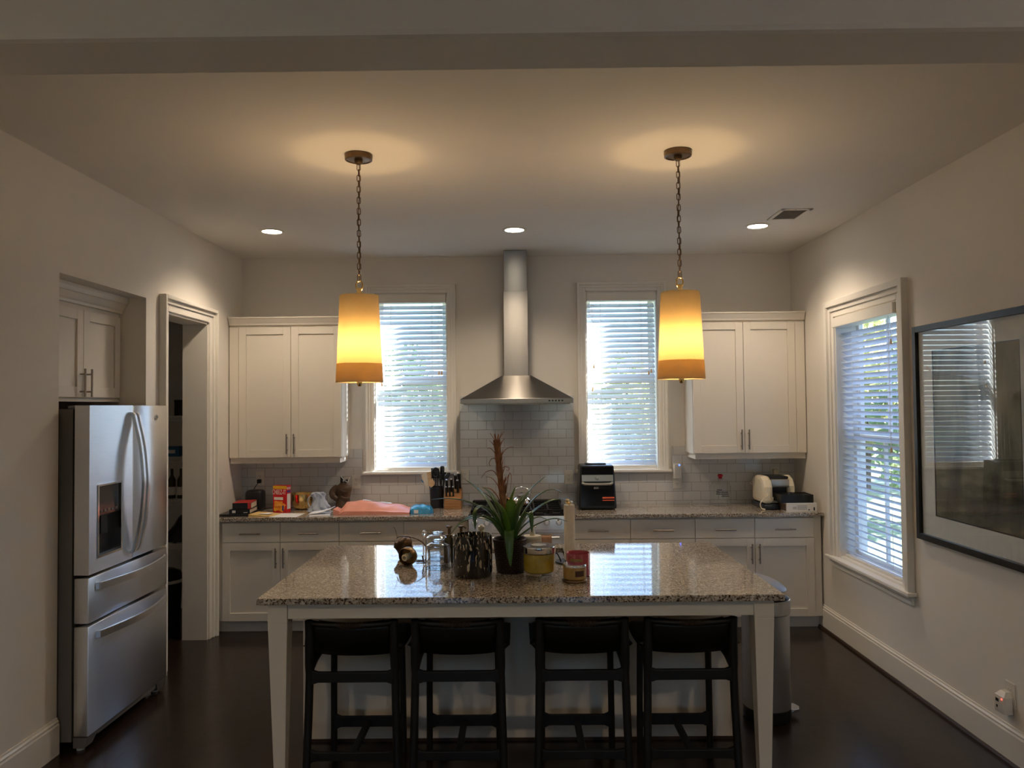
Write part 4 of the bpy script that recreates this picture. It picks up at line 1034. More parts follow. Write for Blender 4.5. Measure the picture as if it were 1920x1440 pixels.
for pts in ([(-.058, 0, 1.555), (-.075, 0, 1.60), (-.098, 0, 1.635)], [(-.060, 0, 1.57), (-.052, 0, 1.60), (-.035, 0, 1.640)], [(-.062, 0, 1.57), (-.068, -.01, 1.60), (-.072, -.01, 1.632)], [(-.060, 0, 1.57), (-.058, .01, 1.60), (-.055, .012, 1.628)],
            [(-.052, 0, 1.49), (-.020, 0, 1.545), (.020, 0, 1.562), (.024, 0, 1.556)], [(-.056, 0, 1.50), (-.085, 0, 1.545), (-.105, 0, 1.556), (-.112, 0, 1.55)], [(-.050, 0, 1.50), (-.090, 0, 1.50), (-.104, -.005, 1.475), (-.095, -.005, 1.462)],
            [(-.044, 0, 1.45), (-.02, 0, 1.458), (.0, 0, 1.452), (-.004, 0, 1.438), (-.016, 0, 1.44)], [(-.046, 0, 1.38), (-.080, 0, 1.435), (-.120, 0, 1.432), (-.146, 0, 1.40)], [(-.030, 0, 1.30), (-.065, 0, 1.370), (-.095, 0, 1.402), (-.122, 0, 1.405)], [(-.018, 0, 1.32), (-.005, 0, 1.40), (.004, 0, 1.425), (.012, 0, 1.40), (.004, 0, 1.33)], [(-.03, 0, 1.36), (-.012, 0, 1.40), (.0, 0, 1.418)]):
    P = spline([(px + a, py + b, c) for a, b, c in pts], 5)
    MB().tube(P, [.0068 * (1 - .6 * i / (len(P) - 1)) for i in range(len(P))], 6, flat=.4).build('bract', 'dryleaf' if len(pts) == 4 else 'dry', t, smooth=True)
# big yellow candle
cx, cy = .107, 3.902
t = T('jar_candle', cx, cy, 'large yellow candle in a clear glass with a chrome lid, in front of the plant', 'candle')
MB().lathe([(0, 0), (.072, 0), (.079, .004), (.081, .02), (.082, .128), (.080, .128), (.079, .022), (.070, .016), (0, .016)], (cx, cy, z), 44).build('glass', 'jarglass', t, smooth=True)
MB().lathe([(0, .026), (.070, .026), (.0775, .032), (.0785, .120), (0, .120)], (cx, cy, z), 44).build('wax', 'wax', t, smooth=True)
MB().lathe([(.0835, .124), (.0845, .126), (.0845, .150), (.085, .153), (.083, .157), (.06, .1575), (0, .1575)], (cx, cy, z), 44).build('lid', 'chrome', t, smooth=True)
MB().lathe([(.036, .158), (.038, .160), (.030, .161), (0, .1605)], (cx, cy, z), 24).build('lid_emblem', 'silver', t, smooth=True)
# red and gold candles
cx, cy = .306, 3.925
t = T('jar_candle', cx, cy, 'dark pink glass candle with a small label, behind the gold candle', 'candle')
MB().lathe([(0, 0), (.056, 0), (.060, .004), (.0605, .112), (.0585, .115), (.0565, .112), (.056, .095), (0, .093)], (cx, cy, z), 40).build('glass', 'redcandle', t, smooth=True)
def wraplabel(name, m, r, a0, a1, z0, z1, par):
    vs = []; n = 10
    for zz in (z0, z1):
        for i in range(n + 1):
            a = a0 + (a1 - a0) * i / n; vs.append((cx + r * math.cos(a), cy + r * math.sin(a), zz))
    return MB()._m(vs, [(i, i + 1, n + 2 + i, n + 1 + i) for i in range(n)]).build(name, m, par, smooth='full')
wraplabel('label', 'goldwax', .0610, R(225), R(287), z + .050, z + .092, t); wraplabel('label_panel', 'darkwarm', .0613, R(248), R(274), z + .062, z + .084, t)
cx, cy = .279, 3.800
t = T('jar_candle', cx, cy, 'short gold candle with silver lid and dark label, at the front right of the group', 'candle')
MB().lathe([(0, 0), (.060, 0), (.062, .004), (.060, .010), (.052, .014), (0, .014)], (cx, cy, z), 40).build('foot', 'bronze', t, smooth=True)
MB().lathe([(0, .014), (.054, .014), (.0565, .020), (.0565, .074), (0, .074)], (cx, cy, z), 40).build('glass', 'goldwax', t, smooth=True)
MB().lathe([(.0575, .072), (.0582, .075), (.0582, .081), (.055, .085), (0, .0855)], (cx, cy, z), 40).build('lid', 'chrome', t, smooth=True)
wraplabel('label', 'goldwax', .0570, R(262), R(322), z + .022, z + .066, t); wraplabel('label_panel', 'darkwarm', .0573, R(268), R(316), z + .030, z + .058, t)
# paper towel
cx, cy = .286, 4.245
t = T('paper_towel_holder', cx, cy, 'slim paper towel roll on a dark metal stand with gold and silver ball finial', 'paper towel')
MB().lathe([(0, 0), (.078, 0), (.080, .003), (.078, .008), (.02, .010), (0, .010)], (cx, cy, z), 36).build('base', 'blackmetal', t, smooth=True)
MB().cyl((cx, cy, z + .009), (cx, cy, z + .335), .004, 10).build('pole', 'bronze', t)
MB().lathe([(.007, .016), (.029, .016), (.0295, .02), (.0295, .310), (.029, .314), (.007, .314)], (cx, cy, z), 32).build('paper_roll', 'roll', t, smooth=True)
MB().ball((cx - .010, cy, z + .334), .013, 14).build('finial_ball', 'brass', t, smooth=True)
MB().ball((cx + .012, cy - .004, z + .326), .0105, 14).build('finial_ball', 'chrome', t, smooth=True)
MB().ball((cx - .003, cy - .015, z + .324), .0085, 14).build('finial_ball', 'brass', t, smooth=True)
MB().tube(spline([(cx - .050, cy - .02, z + .008), (cx - .058, cy - .02, z + .03), (cx - .072, cy - .02, z + .055), (cx - .078, cy - .02, z + .052)], 4), .006, 8, flat=.6).build('tension_arm', 'blackmetal', t, smooth=True)
# pump bottles
cx, cy = .080, 4.150
t = T('soap_dispenser', cx, cy, 'squat cream plastic pump jar behind the yellow candle', 'soap dispenser')
MB().lathe([(0, 0), (.042, 0), (.045, .006), (.045, .118), (0, .118)], (cx, cy, z), 32).build('body', 'pump', t, smooth=True)
MB().lathe([(.046, .118), (.049, .120), (.049, .128), (.0475, .131), (.049, .134), (.049, .142), (.0475, .145), (.049, .148), (.049, .160), (.046, .164), (0, .165)], (cx, cy, z), 32).build('cap', 'pump', t, smooth=True)
MB().lathe([(.015, .164), (.015, .182), (.008, .192), (.008, .206), (.013, .210), (.013, .220), (0, .222)], (cx, cy, z), 20).tube([(cx, cy, z + .215), (cx + .012, cy - .02, z + .217), (cx + .016, cy - .036, z + .212)], .005, 8).build('pump', 'pump', t, smooth=True)
cx, cy = -.197, 4.245
t = T('soap_dispenser', cx, cy, 'cream pump bottle hidden behind the black vase, only its nozzle showing', 'soap dispenser')
MB().lathe([(0, 0), (.032, 0), (.034, .005), (.034, .135), (.016, .155), (.016, .172), (0, .172)], (cx, cy, z), 28).build('body', 'pump', t, smooth=True)
MB().lathe([(.018, .158), (.018, .178), (.007, .186), (.007, .196), (0, .196)], (cx, cy, z), 20).rbox(cx - .018, cx + .018, cy - .018, cy + .016, z + .184, z + .203, .005).rbox(cx - .008, cx + .008, cy - .034, cy, z + .196, z + .212, .004).build('pump', 'pump', t, smooth=True)
for i, (cx, cy, lb, dx) in enumerate(((-.378, 4.285, 'olive soap bottle with bronze pump behind the clear glass lamp shades', .0), (-.312, 4.285, 'olive soap bottle with bronze pump directly behind the left edge of the vase', .024))):
    t = T('soap_dispenser', cx, cy, lb, 'soap dispenser')
    MB().lathe([(0, 0), (.027, 0), (.029, .005), (.029, .125), (.024, .136), (0, .138)], (cx, cy, z), 28).build('body', 'bottle', t, smooth=True)
    MB().lathe([(.017, .136), (.017, .150), (.009, .154), (.008, .186), (.016, .192), (.017, .198), (0, .201)], (cx, cy, z), 20).tube(spline([(cx, cy, z + .195), (cx + dx * .7, cy - .018, z + .198), (cx + dx * 1.2, cy - .028, z + .188)], 4), .0045, 8).build('pump', 'bronze', t, smooth=True)
# clear glass lamp shades
for cx, cy, lb in ((-.425, 4.140, 'clear glass lamp shade standing on the island, nearer of the pair'), (-.455, 4.390, 'clear glass lamp shade standing on the island, farther of the pair')):
    o = MB().lathe([(.068, 0), (.070, .002), (.068, .10), (.062, .120), (.045, .131), (.030, .134), (.029, .142), (.033, .147), (.031, .150), (.026, .147), (.026, .132), (.042, .127), (.059, .117), (.065, .10), (.066, .002)], (cx, cy, z), 40, close=True).build('glass_lamp_shade', 'shadeglass', smooth=True, loc=(cx, cy, z))
    tag(o, lb, 'lamp shade', 'clear glass lamp shades')
# dismantled bronze light fittings
def fitting(x, y, zc, ang, tilt, lb, sc, tan_):
    t = T('light_fitting', x, y, lb, 'light fitting')
    TM = Matrix.Translation((x, y, zc)) @ Matrix.Rotation(ang, 4, 'Z') @ Matrix.Rotation(tilt, 4, 'Y') @ Matrix.Scale(sc, 4)
    MB().lathe([(0, .052), (.016, .050), (.020, .042), (.030, .030), (.050, .015), (.056, -.004), (.057, -.032), (.054, -.036), (.052, -.030), (.051, -.002), (.040, .010), (0, .018)], (0, 0, 0), 32, mat=TM).build('metal_cup', tan_, t, smooth=True)
    MB().lathe([(0, .018), (.016, .016), (.017, -.018), (.021, -.020), (.021, -.050), (.018, -.053), (.013, -.053), (.012, -.02), (0, -.018)], (0, 0, 0), 20, mat=TM).build('socket', 'cream', t, smooth=True)
    return t
ta = fitting(-.655, 4.425, z + .063, R(200), R(78), 'dark bronze light fitting cup lying on the island, farther of the two', 1.02, 'darkbronze')
MB().tube(spline([(-.69, 4.42, z + .11), (-.66, 4.36, z + .13), (-.60, 4.35, z + .128), (-.53, 4.34, z + .095), (-.50, 4.33, z + .03), (-.52, 4.32, z + .004), (-.58, 4.33, z + .004), (-.62, 4.33, z + .004)], 7), .0032, 7).build('cord', 'bronze', ta, smooth=True)
MB().tube(spline([(-.685, 4.40, z + .118), (-.695, 4.40, z + .16), (-.705, 4.40, z + .178)], 4), .0015, 6).build('wire', 'bronze', ta)
tb = fitting(-.590, 4.205, z + .053, R(62), R(82), 'tan bronze light fitting with cream socket facing forward, nearer of the two', .88, 'brassdull')
MB().tube(spline([(-.520, 4.21, z + .05), (-.515, 4.22, z + .02), (-.505, 4.26, z + .004), (-.53, 4.28, z + .004), (-.56, 4.275, z + .004)], 7), .0030, 7).build('cord', 'bronze', tb, smooth=True)
o = MB().lathe([(0, 0), (.010, 0), (.010, .10), (.004, .104), (.006, .108), (.015, .118), (.016, .126), (.010, .136), (0, .139)], (-.545, 4.52, z), 16).build('glass_finial', 'shadeglass', smooth=True, loc=(-.545, 4.52, z))
tag(o, 'small clear glass finial standing behind the bronze light fittings', 'glass ornament')

# ------------------------------------------------------------------ left counter
random.seed(11)
# book stack
o = MB().box(-2.378, -2.150, 6.14, 6.42, z, z + .018).build('magazine', 'bookblack', loc=(-2.264, 6.28, z)); tag(o, 'dark magazine lying flat on the left counter, bottom of the book stack', 'magazine')
def book(x0, x1, y0, y1, z0, h, cover, ang, label, rededge=None):
    t = thing('book', ((x0 + x1) / 2, (y0 + y1) / 2, z0), label, 'book'); c = ((x0 + x1) / 2, (y0 + y1) / 2, z0)
    MB().box(x0, x1, y0, y1, z0, z0 + .003).box(x0, x1, y0, y1, z0 + h - .003, z0 + h).box(x0, x1, y0, y0 + .003, z0, z0 + h).rot(ang, c).build('cover', cover, t)
    MB().box(x0 + .002, x1 - .003, y0 + .0035, y1 - .003, z0 + .0032, z0 + h - .0032).rot(ang, c).build('page_block', 'pages', t)
    return t, c
tk, c = book(-2.312, -2.150, 6.17, 6.40, z + .019, .033, 'bookblack', R(4), 'black book lying in the middle of the stack by the left wall')
m = MB().box(-2.288, -2.262, 6.1675, 6.17, z + .026, z + .045); m.box(-2.20, -2.168, 6.1675, 6.17, z + .026, z + .031).rot(R(4), c).build('spine_print', 'white', tk)
tk, c = book(-2.296, -2.150, 6.19, 6.40, z + .053, .048, 'bookblack', R(6), 'thick black and red book on top of the stack by the left wall')
MB().box(-2.296, -2.15, 6.189, 6.40, z + .1012, z + .1022).box(-2.176, -2.152, 6.187, 6.19, z + .053, z + .101).rot(R(6), c).build('red_cover', 'bookred', tk)
# speaker
t = T('speaker', -2.217, 6.53, 'black rounded fabric speaker in the left counter corner, with a cord', 'speaker')
MB().rbox(-2.292, -2.142, 6.47, 6.59, z, z + .172, .032, 5).build('body', 'black', t, smooth=True)
MB().tube(spline([(-2.235, 6.60, z + .03), (-2.26, 6.63, z + .10), (-2.268, 6.64, z + .16), (-2.25, 6.66, z + .20), (-2.235, 6.672, z + .222)], 6), .0035, 8).build('cord', 'black', t, smooth=True)
MB().rbox(-2.252, -2.218, 6.662, 6.6968, z + .212, z + .245, .006).build('plug', 'black', t, smooth=True)
# envelope
t = T('envelope', -2.02, 6.23, 'open yellow padded envelope with a white label beside the books', 'envelope')
MB().lump(-2.135, -1.935, 6.135, 6.31, z, lambda u, v: .012 * math.sin(math.pi * min(1, u * 1.02)) * math.sin(math.pi * v) ** .5 + .012 * (1 - u) ** 2, 14, 8).rot(R(-8), (-2.03, 6.22, 0)).build('sleeve', 'manila', t, smooth=True)
MB().box(-2.05, -1.965, 6.15, 6.23, z + .017, z + .0178).rot(R(-8), (-2.03, 6.22, 0)).build('label', 'paper', t)
# cracker box
t = T('cracker_box', -1.95, 6.39, 'red cracker box with white lettering standing on the left counter', 'box')
bw, bd, bh = .128, .060, .222
A = Matrix.Translation((-1.958, 6.385, z)) @ Matrix.Rotation(R(-24), 4, 'Z')
def bx(x0, x1, y0, y1, a, b): 
    m = MB().box(x0, x1, y0, y1, a, b); bmesh.ops.transform(m.bm, matrix=A, verts=m.bm.verts[:]); return m
A = Matrix.Translation((-1.945, 6.375, z)) @ Matrix.Rotation(R(-15), 4, 'Z')
bx(-bw / 2, bw / 2, -bd / 2, bd / 2, 0, bh).build('carton', 'red', t)
bx(-bw / 2 + .001, bw / 2 - .001, -bd / 2 - .0006, -bd / 2, bh - .026, bh - .002).build('top_band', 'yellow', t)
bx(-bw / 2 + .01, bw / 2 - .035, -bd / 2 - .0008, -bd / 2, .105, .128).build('ribbon_print', 'white', t)
m = bx(-bw / 2 + .012, bw / 2 - .04, -bd / 2 - .0006, -bd / 2, .052, .094)
for q, w_, a in ((-.018, .062, .066), (.012, .05, .032), (.036, .030, .062), (-.036, .040, .036)):
    mm = Matrix.Translation((q, -bd / 2 - .0008, a)) @ Matrix.Rotation(R(20 + 300 * q), 4, 'Y')
    for v in [v for v in ()]: pass
    v8 = [A @ mm @ Vector(p) for p in ((-w_ / 2, 0, -w_ / 2.4), (w_ / 2, 0, -w_ / 2.4), (w_ / 2, .0008, -w_ / 2.4), (-w_ / 2, .0008, -w_ / 2.4), (-w_ / 2, 0, w_ / 2.4), (w_ / 2, 0, w_ / 2.4), (w_ / 2, .0008, w_ / 2.4), (-w_ / 2, .0008, w_ / 2.4))]
    m.hexa(v8)
m.build('cracker_print', 'orange', t)
m = bx(.022, .036, -bd / 2 - .0014, -bd / 2, .018, .060); m.build('dark_print', 'purple', t)
bx(-bw / 2 + .010, -bw / 2 + .030, -bd / 2 - .0014, -bd / 2, .012, .036).build('corner_print', 'yellow', t)
bx(bw / 2, bw / 2 + .0007, -bd / 2 + .005, bd / 2 - .006, .030, .155).build('nutrition_panel', 'white', t)
bx(bw / 2, bw / 2 + .0008, -bd / 2 + .004, bd / 2 - .006, .165, .182).build('side_print', 'purple', t)
bx(bw / 2, bw / 2 + .0008, -bd / 2 + .004, bd / 2 - .006, .192, .208).build('side_print', 'white', t)
text_mesh('CHEEZ-IT', .042, 'lettering', 'white', t, A @ Matrix.Translation((-.008, -bd / 2 - .0008, .168)) @ FRONT @ Matrix.Scale(1.35, 4, (0, 1, 0)), sx=.72)
text_mesh('CHEEZ-IT', .016, 'lettering', 'red', t, A @ Matrix.Translation((bw / 2 + .0009, 0, .200)) @ Matrix.Rotation(R(90), 4, 'Z') @ FRONT, sx=.62)
# brass bowl
o = MB().lathe([(0, 0), (.058, 0), (.075, .012), (.088, .040), (.096, .085), (.098, .128), (.102, .132), (.099, .135), (.094, .128), (.091, .085), (.083, .042), (.068, .016), (0, .008)], (-1.826, 6.575, z), 44).build('bowl', 'brass', smooth=True, loc=(-1.826, 6.575, z)); tag(o, 'deep hammered brass bowl behind the cracker box', 'bowl')
# clear plastic bag
t = T('plastic_bag', -1.628, 6.34, 'crumpled clear plastic bag standing between the bowl and the pink mailer', 'bag')
bmx = bmesh.new(); bmesh.ops.create_uvsphere(bmx, u_segments=40, v_segments=24, radius=1)
for v in bmx.verts:
    a = math.atan2(v.co.y, v.co.x); q = (v.co.z + 1) / 2
    rr = (.066 * (1 - q) ** 1.3 + .022 + .030 * max(0, q - .66) / .34 * (1 if q < .97 else .6)) * (1 + .26 * math.sin(5 * a + 11 * q + 3 * math.sin(6 * q)) + .15 * math.sin(11 * a - 8 * q))
    if q < .08: rr *= .92
    v.co = Vector((-1.625 + rr * math.cos(a) * 1.0 + (q > .5) * -.02 * (q - .5), 6.34 + rr * math.sin(a) * .7, z + .002 + .165 * q))
m = MB(); ix = {v: i for i, v in enumerate(bmx.verts)}; m._m([v.co.copy() for v in bmx.verts], [[ix[v] for v in fc.verts] for fc in bmx.faces]); bmx.free()
m.build('film', 'sheer', t, smooth='full')
MB().rbox(-1.680, -1.580, 6.310, 6.375, z + .003, z + .030, .01).build('dark_contents', 'black', t, smooth=True)
for s in (0, 1):
    MB().tube(spline([(-1.645, 6.33, z + .13), (-1.675 - .02 * s, 6.32, z + .155 - .02 * s), (-1.705 - .006 * s, 6.315, z + .12), (-1.712, 6.315, z + .07 + .02 * s), (-1.69, 6.315, z + .045)], 6), .006, 8, flat=.4).build('handle_loop', 'sheer', t, smooth=True)
# papers
o = MB().box(-1.955, -1.735, 6.085, 6.30, z, z + .0016).rot(R(-4), (-1.85, 6.2, 0)).build('paper_sheet', 'paper', loc=(-1.85, 6.2, z)); tag(o, 'flat white sheet of paper at the counter edge in front of the cracker box', 'paper')
o = MB().lump(-1.66, -1.50, 6.09, 6.29, z, lambda u, v: .004 + .004 * math.sin(3 * u), 10, 8).rot(R(10), (-1.58, 6.2, 0)).build('envelope', 'paper', loc=(-1.58, 6.2, z)); tag(o, 'lower white letter envelope in front of the plastic bag', 'envelope')
m = MB(); a = math.tan(R(7))
vs = []
for i in range(13):
    u = i / 12; xx = -1.655 + .165 * u; zz = z + .0185 + .0 + .034 * u ** 2.2
    vs += [(xx, 6.11 + .02 * u, zz), (xx + .01, 6.25 + .03 * u, zz + .004)]
o = m._m(vs, [(2 * i, 2 * i + 2, 2 * i + 3, 2 * i + 1) for i in range(12)]).build('envelope', 'paper', smooth='full', loc=(-1.53, 6.18, z + .018)); so = o.modifiers.new('thick', 'SOLIDIFY'); so.thickness = .003; so.offset = 1
tag(o, 'upper white letter envelope curling up towards the pink mailer', 'envelope')
# torso vase
t = T('torso_vase', -1.497, 6.585, 'brown headless torso shaped vase behind the pink mailer', 'vase')
prof = [(0, 0), (.062, 0), (.070, .006), (.072, .03), (.068, .06), (.064, .085), (.072, .12), (.082, .155), (.080, .178), (.062, .196), (.036, .206), (.032, .214), (0, .215)]
m = MB().lathe(prof, (-1.486, 6.585, z), 36, sx=.90, sy=.62)
m.build('body', 'clay', t, smooth=True)
MB().tube(spline([(-1.53, 6.585, z + .178), (-1.556, 6.575, z + .160), (-1.572, 6.568, z + .135), (-1.560, 6.562, z + .105), (-1.530, 6.565, z + .085)], 6), [.032] * 7 + [.030] * 12 + [.026] * 6, 12).build('arm', 'clay', t, smooth=True)
MB().tube(spline([(-1.50, 6.537, z + .165), (-1.47, 6.530, z + .150), (-1.43, 6.537, z + .145)], 5), .008, 8).tube(spline([(-1.49, 6.537, z + .105), (-1.46, 6.532, z + .092), (-1.425, 6.545, z + .095)], 5), .007, 8).build('drapery_fold', 'clay', t, smooth=True)
zt = z + .2155
t = T('figurine', -1.478, 6.585, 'small dark figurine with pale curved edges perched on the brown torso vase', 'ornament', z=CZ + .2155)
MB().hexa([(-1.508, 6.57, zt), (-1.478, 6.57, zt), (-1.478, 6.60, zt), (-1.508, 6.60, zt), (-1.505, 6.575, zt + .062), (-1.482, 6.575, zt + .052), (-1.482, 6.595, zt + .052), (-1.505, 6.595, zt + .062)]).hexa([(-1.478, 6.57, zt), (-1.440, 6.57, zt), (-1.440, 6.60, zt), (-1.478, 6.60, zt), (-1.468, 6.575, zt + .025), (-1.445, 6.575, zt + .035), (-1.445, 6.595, zt + .035), (-1.468, 6.595, zt + .025)]).build('body', 'black', t, bevel=.004)
MB().tube(spline([(-1.500, 6.567, zt + .060), (-1.485, 6.563, zt + .044), (-1.475, 6.563, zt + .030), (-1.482, 6.563, zt + .018)], 5), .004, 8).tube(spline([(-1.425, 6.567, zt + .052), (-1.435, 6.563, zt + .030), (-1.442, 6.563, zt + .008), (-1.462, 6.563, zt + .022)], 5), .0045, 8).build('pale_edge', 'figwhite', t, smooth=True)
t = T('trinket', -1.60, 6.46, 'small shiny silver trinket on the counter left of the torso vase', 'ornament')
MB().ball((-1.625, 6.46, z + .011), .011, 12).ball((-1.598, 6.455, z + .010), .010, 12).ball((-1.57, 6.45, z + .008), .008, 12).build('beads', 'chrome', t, smooth=True)
# pink mailer
t = T('mailer', -1.15, 6.31, 'large puffy pink plastic mailer lying on the left counter', 'package')
def hp(u, v):
    e = max(0, math.sin(math.pi * min(.97, max(.02, u * .96 + .03)))) ** .22 * max(0, math.sin(math.pi * min(.97, max(.04, v)))) ** .55
    ridge = .128 - .066 * (u - .07) / .93
    if u < .07: ridge = .060 + .068 * (u / .07)
    return (ridge * e * (.70 + .30 * v)) + .004 * math.sin(14 * u + 5 * v) * e + .003 * math.sin(23 * u - 9 * v) * e
MB().lump(-1.432, -.868, 6.185, 6.43, z, hp, 44, 20).rot(R(1.5), (-1.15, 6.3, 0)).build('pouch', 'pink', t, smooth=True)
MB().lump(-1.478, -1.405, 6.195, 6.34, z, lambda u, v: .012 + .030 * (1 - u), 8, 8).build('sealed_flap', 'pink', t, smooth=True)
vs = []
for j in range(7):
    for i in range(11):
        u, v = .30 + .42 * i / 10, .50 + .26 * j / 6
        p = Vector((-1.432 + .564 * u, 6.185 + .245 * v, z + .0068 + hp(u, v)))
        p = Matrix.Translation((-1.15, 6.3, 0)) @ Matrix.Rotation(R(1.5), 4, 'Z') @ Matrix.Translation((1.15, -6.3, 0)) @ p; vs.append(p)
MB()._m(vs, [(j * 11 + i, j * 11 + i + 1, j * 11 + i + 12, j * 11 + i + 11) for j in range(6) for i in range(10)]).build('shipping_label', 'paper', t, smooth='full')
# blue package
t = T('wipes_pack', -.79, 6.24, 'blue plastic pack of wipes between the pink mailer and the utensil crock', 'package')
MB().lump(-.862, -.705, 6.19, 6.34, z, lambda u, v: .064 * max(0, math.sin(math.pi * min(.98, max(.02, u)))) ** .15 * max(0, math.sin(math.pi * min(.98, max(.02, v)))) ** .15 + .003 * math.sin(17 * u + 6 * v), 22, 14).rot(R(6), (-.79, 6.25, 0)).build('wrapper', 'blue', t, smooth=True)
MB().box(-.835, -.80, 6.185, 6.1915, z + .006, z + .034).rot(R(6), (-.79, 6.25, 0)).build('label_patch', 'paper', t)
MB().lump(-.705, -.680, 6.21, 6.34, z, lambda u, v: .012 + .045 * (1 - u), 4, 8).rot(R(6), (-.79, 6.25, 0)).build('crimped_end', 'blue', t, smooth=True)
# utensil crock and what stands in it
cx, cy = -.684, 6.575
o = MB().lathe([(0, 0), (.052, 0), (.055, .006), (.062, .170), (.065, .176), (.062, .180), (.058, .176), (.051, .02), (0, .012)], (cx, cy, z), 36).build('utensil_crock', 'navy', smooth=True, loc=(cx, cy, z)); tag(o, 'dark blue grey ceramic crock full of cooking utensils', 'crock')
def utensil(name, lb, a, b, head, m, r=.005, hm=None):
    t = thing(name, a, lb, 'utensil', 'utensils standing in the crock')
    MB().tube([a, b], [r, r * .8], 8).build('handle', m, t, smooth=True)
    head(MB()).build('head', hm or m, t, smooth=True); return t
def P(dx, dy, h): return (cx + dx, cy + dy, z + h)
utensil('wooden_spatula', 'wooden spatula with a broad blade, leaning left in the crock', P(-.03, .01, .02), P(-.055, -.010, .20), lambda q: q.hexa([P(-.078, -.013, .19), P(-.035, -.013, .19), P(-.035, -.007, .19), P(-.078, -.007, .19), P(-.086, -.020, .30), P(-.046, -.020, .31), P(-.046, -.014, .31), P(-.086, -.014, .30)]), 'woodlight')
utensil('wooden_spoon', 'round wooden spoon at the front of the crock', P(-.01, -.03, .02), P(-.034, -.052, .19), lambda q: q.lathe([(0, -.005), (.020, -.003), (.024, .003), (0, .006)], P(-.036, -.060, .215), 20, sy=1.35, mat=Matrix.Rotation(R(80), 4, 'X')), 'wood', hm='woodlight')
utensil('slotted_spoon', 'black ring shaped spoon in the middle of the crock', P(-.005, -.015, .02), P(-.005, -.025, .262), lambda q: q.tube([P(.028 * math.cos(a) - .005, -.026, .300 + .038 * math.sin(a)) for a in [i * math.pi / 12 for i in range(24)]], .007, 8, closed=True).box(cx - .030, cx + .020, cy - .028, cy - .024, z + .282, z + .290).box(cx - .030, cx + .020, cy - .028, cy - .024, z + .304, z + .312), 'black')
utensil('ladle', 'black ladle standing tallest in the crock', P(.02, .02, .02), P(.045, .030, .28), lambda q: q.rbox(cx + .026, cx + .064, cy + .012, cy + .052, z + .26, z + .352, .014), 'black')
utensil('turner', 'black slotted turner at the back left of the crock', P(-.01, .02, .02), P(-.028, .01, .26), lambda q: q.rbox(cx - .048, cx - .012, cy + .004, cy + .012, z + .25, z + .335, .003), 'black')
utensil('spoonula', 'dark grey silicone spoon leaning right out of the crock', P(.02, -.01, .02), P(.070, -.03, .23), lambda q: q.lathe([(0, -.04), (.014, -.032), (.020, -.005), (.018, .025), (0, .042)], P(.092, -.035, .268), 18, sy=.3, mat=Matrix.Rotation(R(38), 4, 'Y')), 'grayutensil')
utensil('tongs', 'black handled tongs at the right of the crock', P(.03, -.02, .02), P(.040, -.045, .24), lambda q: q.rbox(cx + .030, cx + .050, cy - .055, cy - .040, z + .20, z + .285, .005), 'black')
utensil('potato_masher', 'black handled masher at the back of the crock', P(.0, .03, .02), P(.005, .045, .25), lambda q: q.rbox(cx - .020, cx + .018, cy + .038, cy + .052, z + .245, z + .330, .006), 'black')
utensil('pasta_fork', 'black pasta fork between the ladle and the grey spoon', P(.03, .0, .02), P(.062, .0, .24), lambda q: q.rbox(cx + .048, cx + .082, cy - .006, cy + .008, z + .23, z + .300, .006), 'black')
t = thing('paper_tag', P(-.09, -.05, .20), 'creased cream paper card stuck in the left of the crock', 'card')
MB().hexa([P(-.098, -.045, .20), P(-.060, -.045, .165), P(-.060, -.043, .165), P(-.098, -.043, .20), P(-.128, -.05, .285), P(-.078, -.05, .300), P(-.078, -.048, .300), P(-.128, -.048, .285)]).build('card', 'pages', t)
MB().hexa([P(-.128, -.038, .235), P(-.080, -.038, .185), P(-.080, -.036, .185), P(-.128, -.036, .235), P(-.135, -.04, .245), P(-.085, -.04, .215), P(-.085, -.038, .215), P(-.135, -.038, .245)]).build('blue_card', 'blue', t)
# knife block
t = T('knife_block', -.540, 6.55, 'acacia wood knife block filled with black handled knives', 'knife block')
bp_ = [(6.47, 0), (6.63, 0), (6.672, .125), (6.60, .172), (6.47, .088)]
MB().prism(bp_, lambda p, q, a: (a, p, z + q), -.612, -.470).build('block', 'wood', t, bevel=.004)
ks = thing('knife', (0, 0, 0), 'black handled knife standing in the acacia knife block', 'knife', 'black handled knives in the block')
hnd = MB().rbox(-.0095, .0095, -.0075, .0075, 0, .105, .005, 3); hnd.build('handle', 'black', ks, smooth=True)
MB().rbox(-.0085, .0085, -.0065, .0065, .100, .110, .003).build('end_cap', 'chrome', ks, smooth=True)
MB().box(-.0075, .0075, -.001, .001, -.006, .002).build('bolster', 'chrome', ks)
kn = [(-.594, 6.495, .106, .88), (-.565, 6.495, .106, .88), (-.536, 6.495, .106, .88), (-.592, 6.54, .134, 1.15), (-.553, 6.55, .140, 1.15), (-.520, 6.58, .159, 1.3), (-.490, 6.585, .162, 1.42), (-.500, 6.535, .131, 1.15)]
for i, (x, y, h, sc) in enumerate(kn):
    o = ks if i == 0 else dup(ks, (x, y, z + h - .002))
    o.location = (x, y, z + h - .002); o.rotation_euler = (R(24), 0, 0); o.scale = (sc, sc, sc)

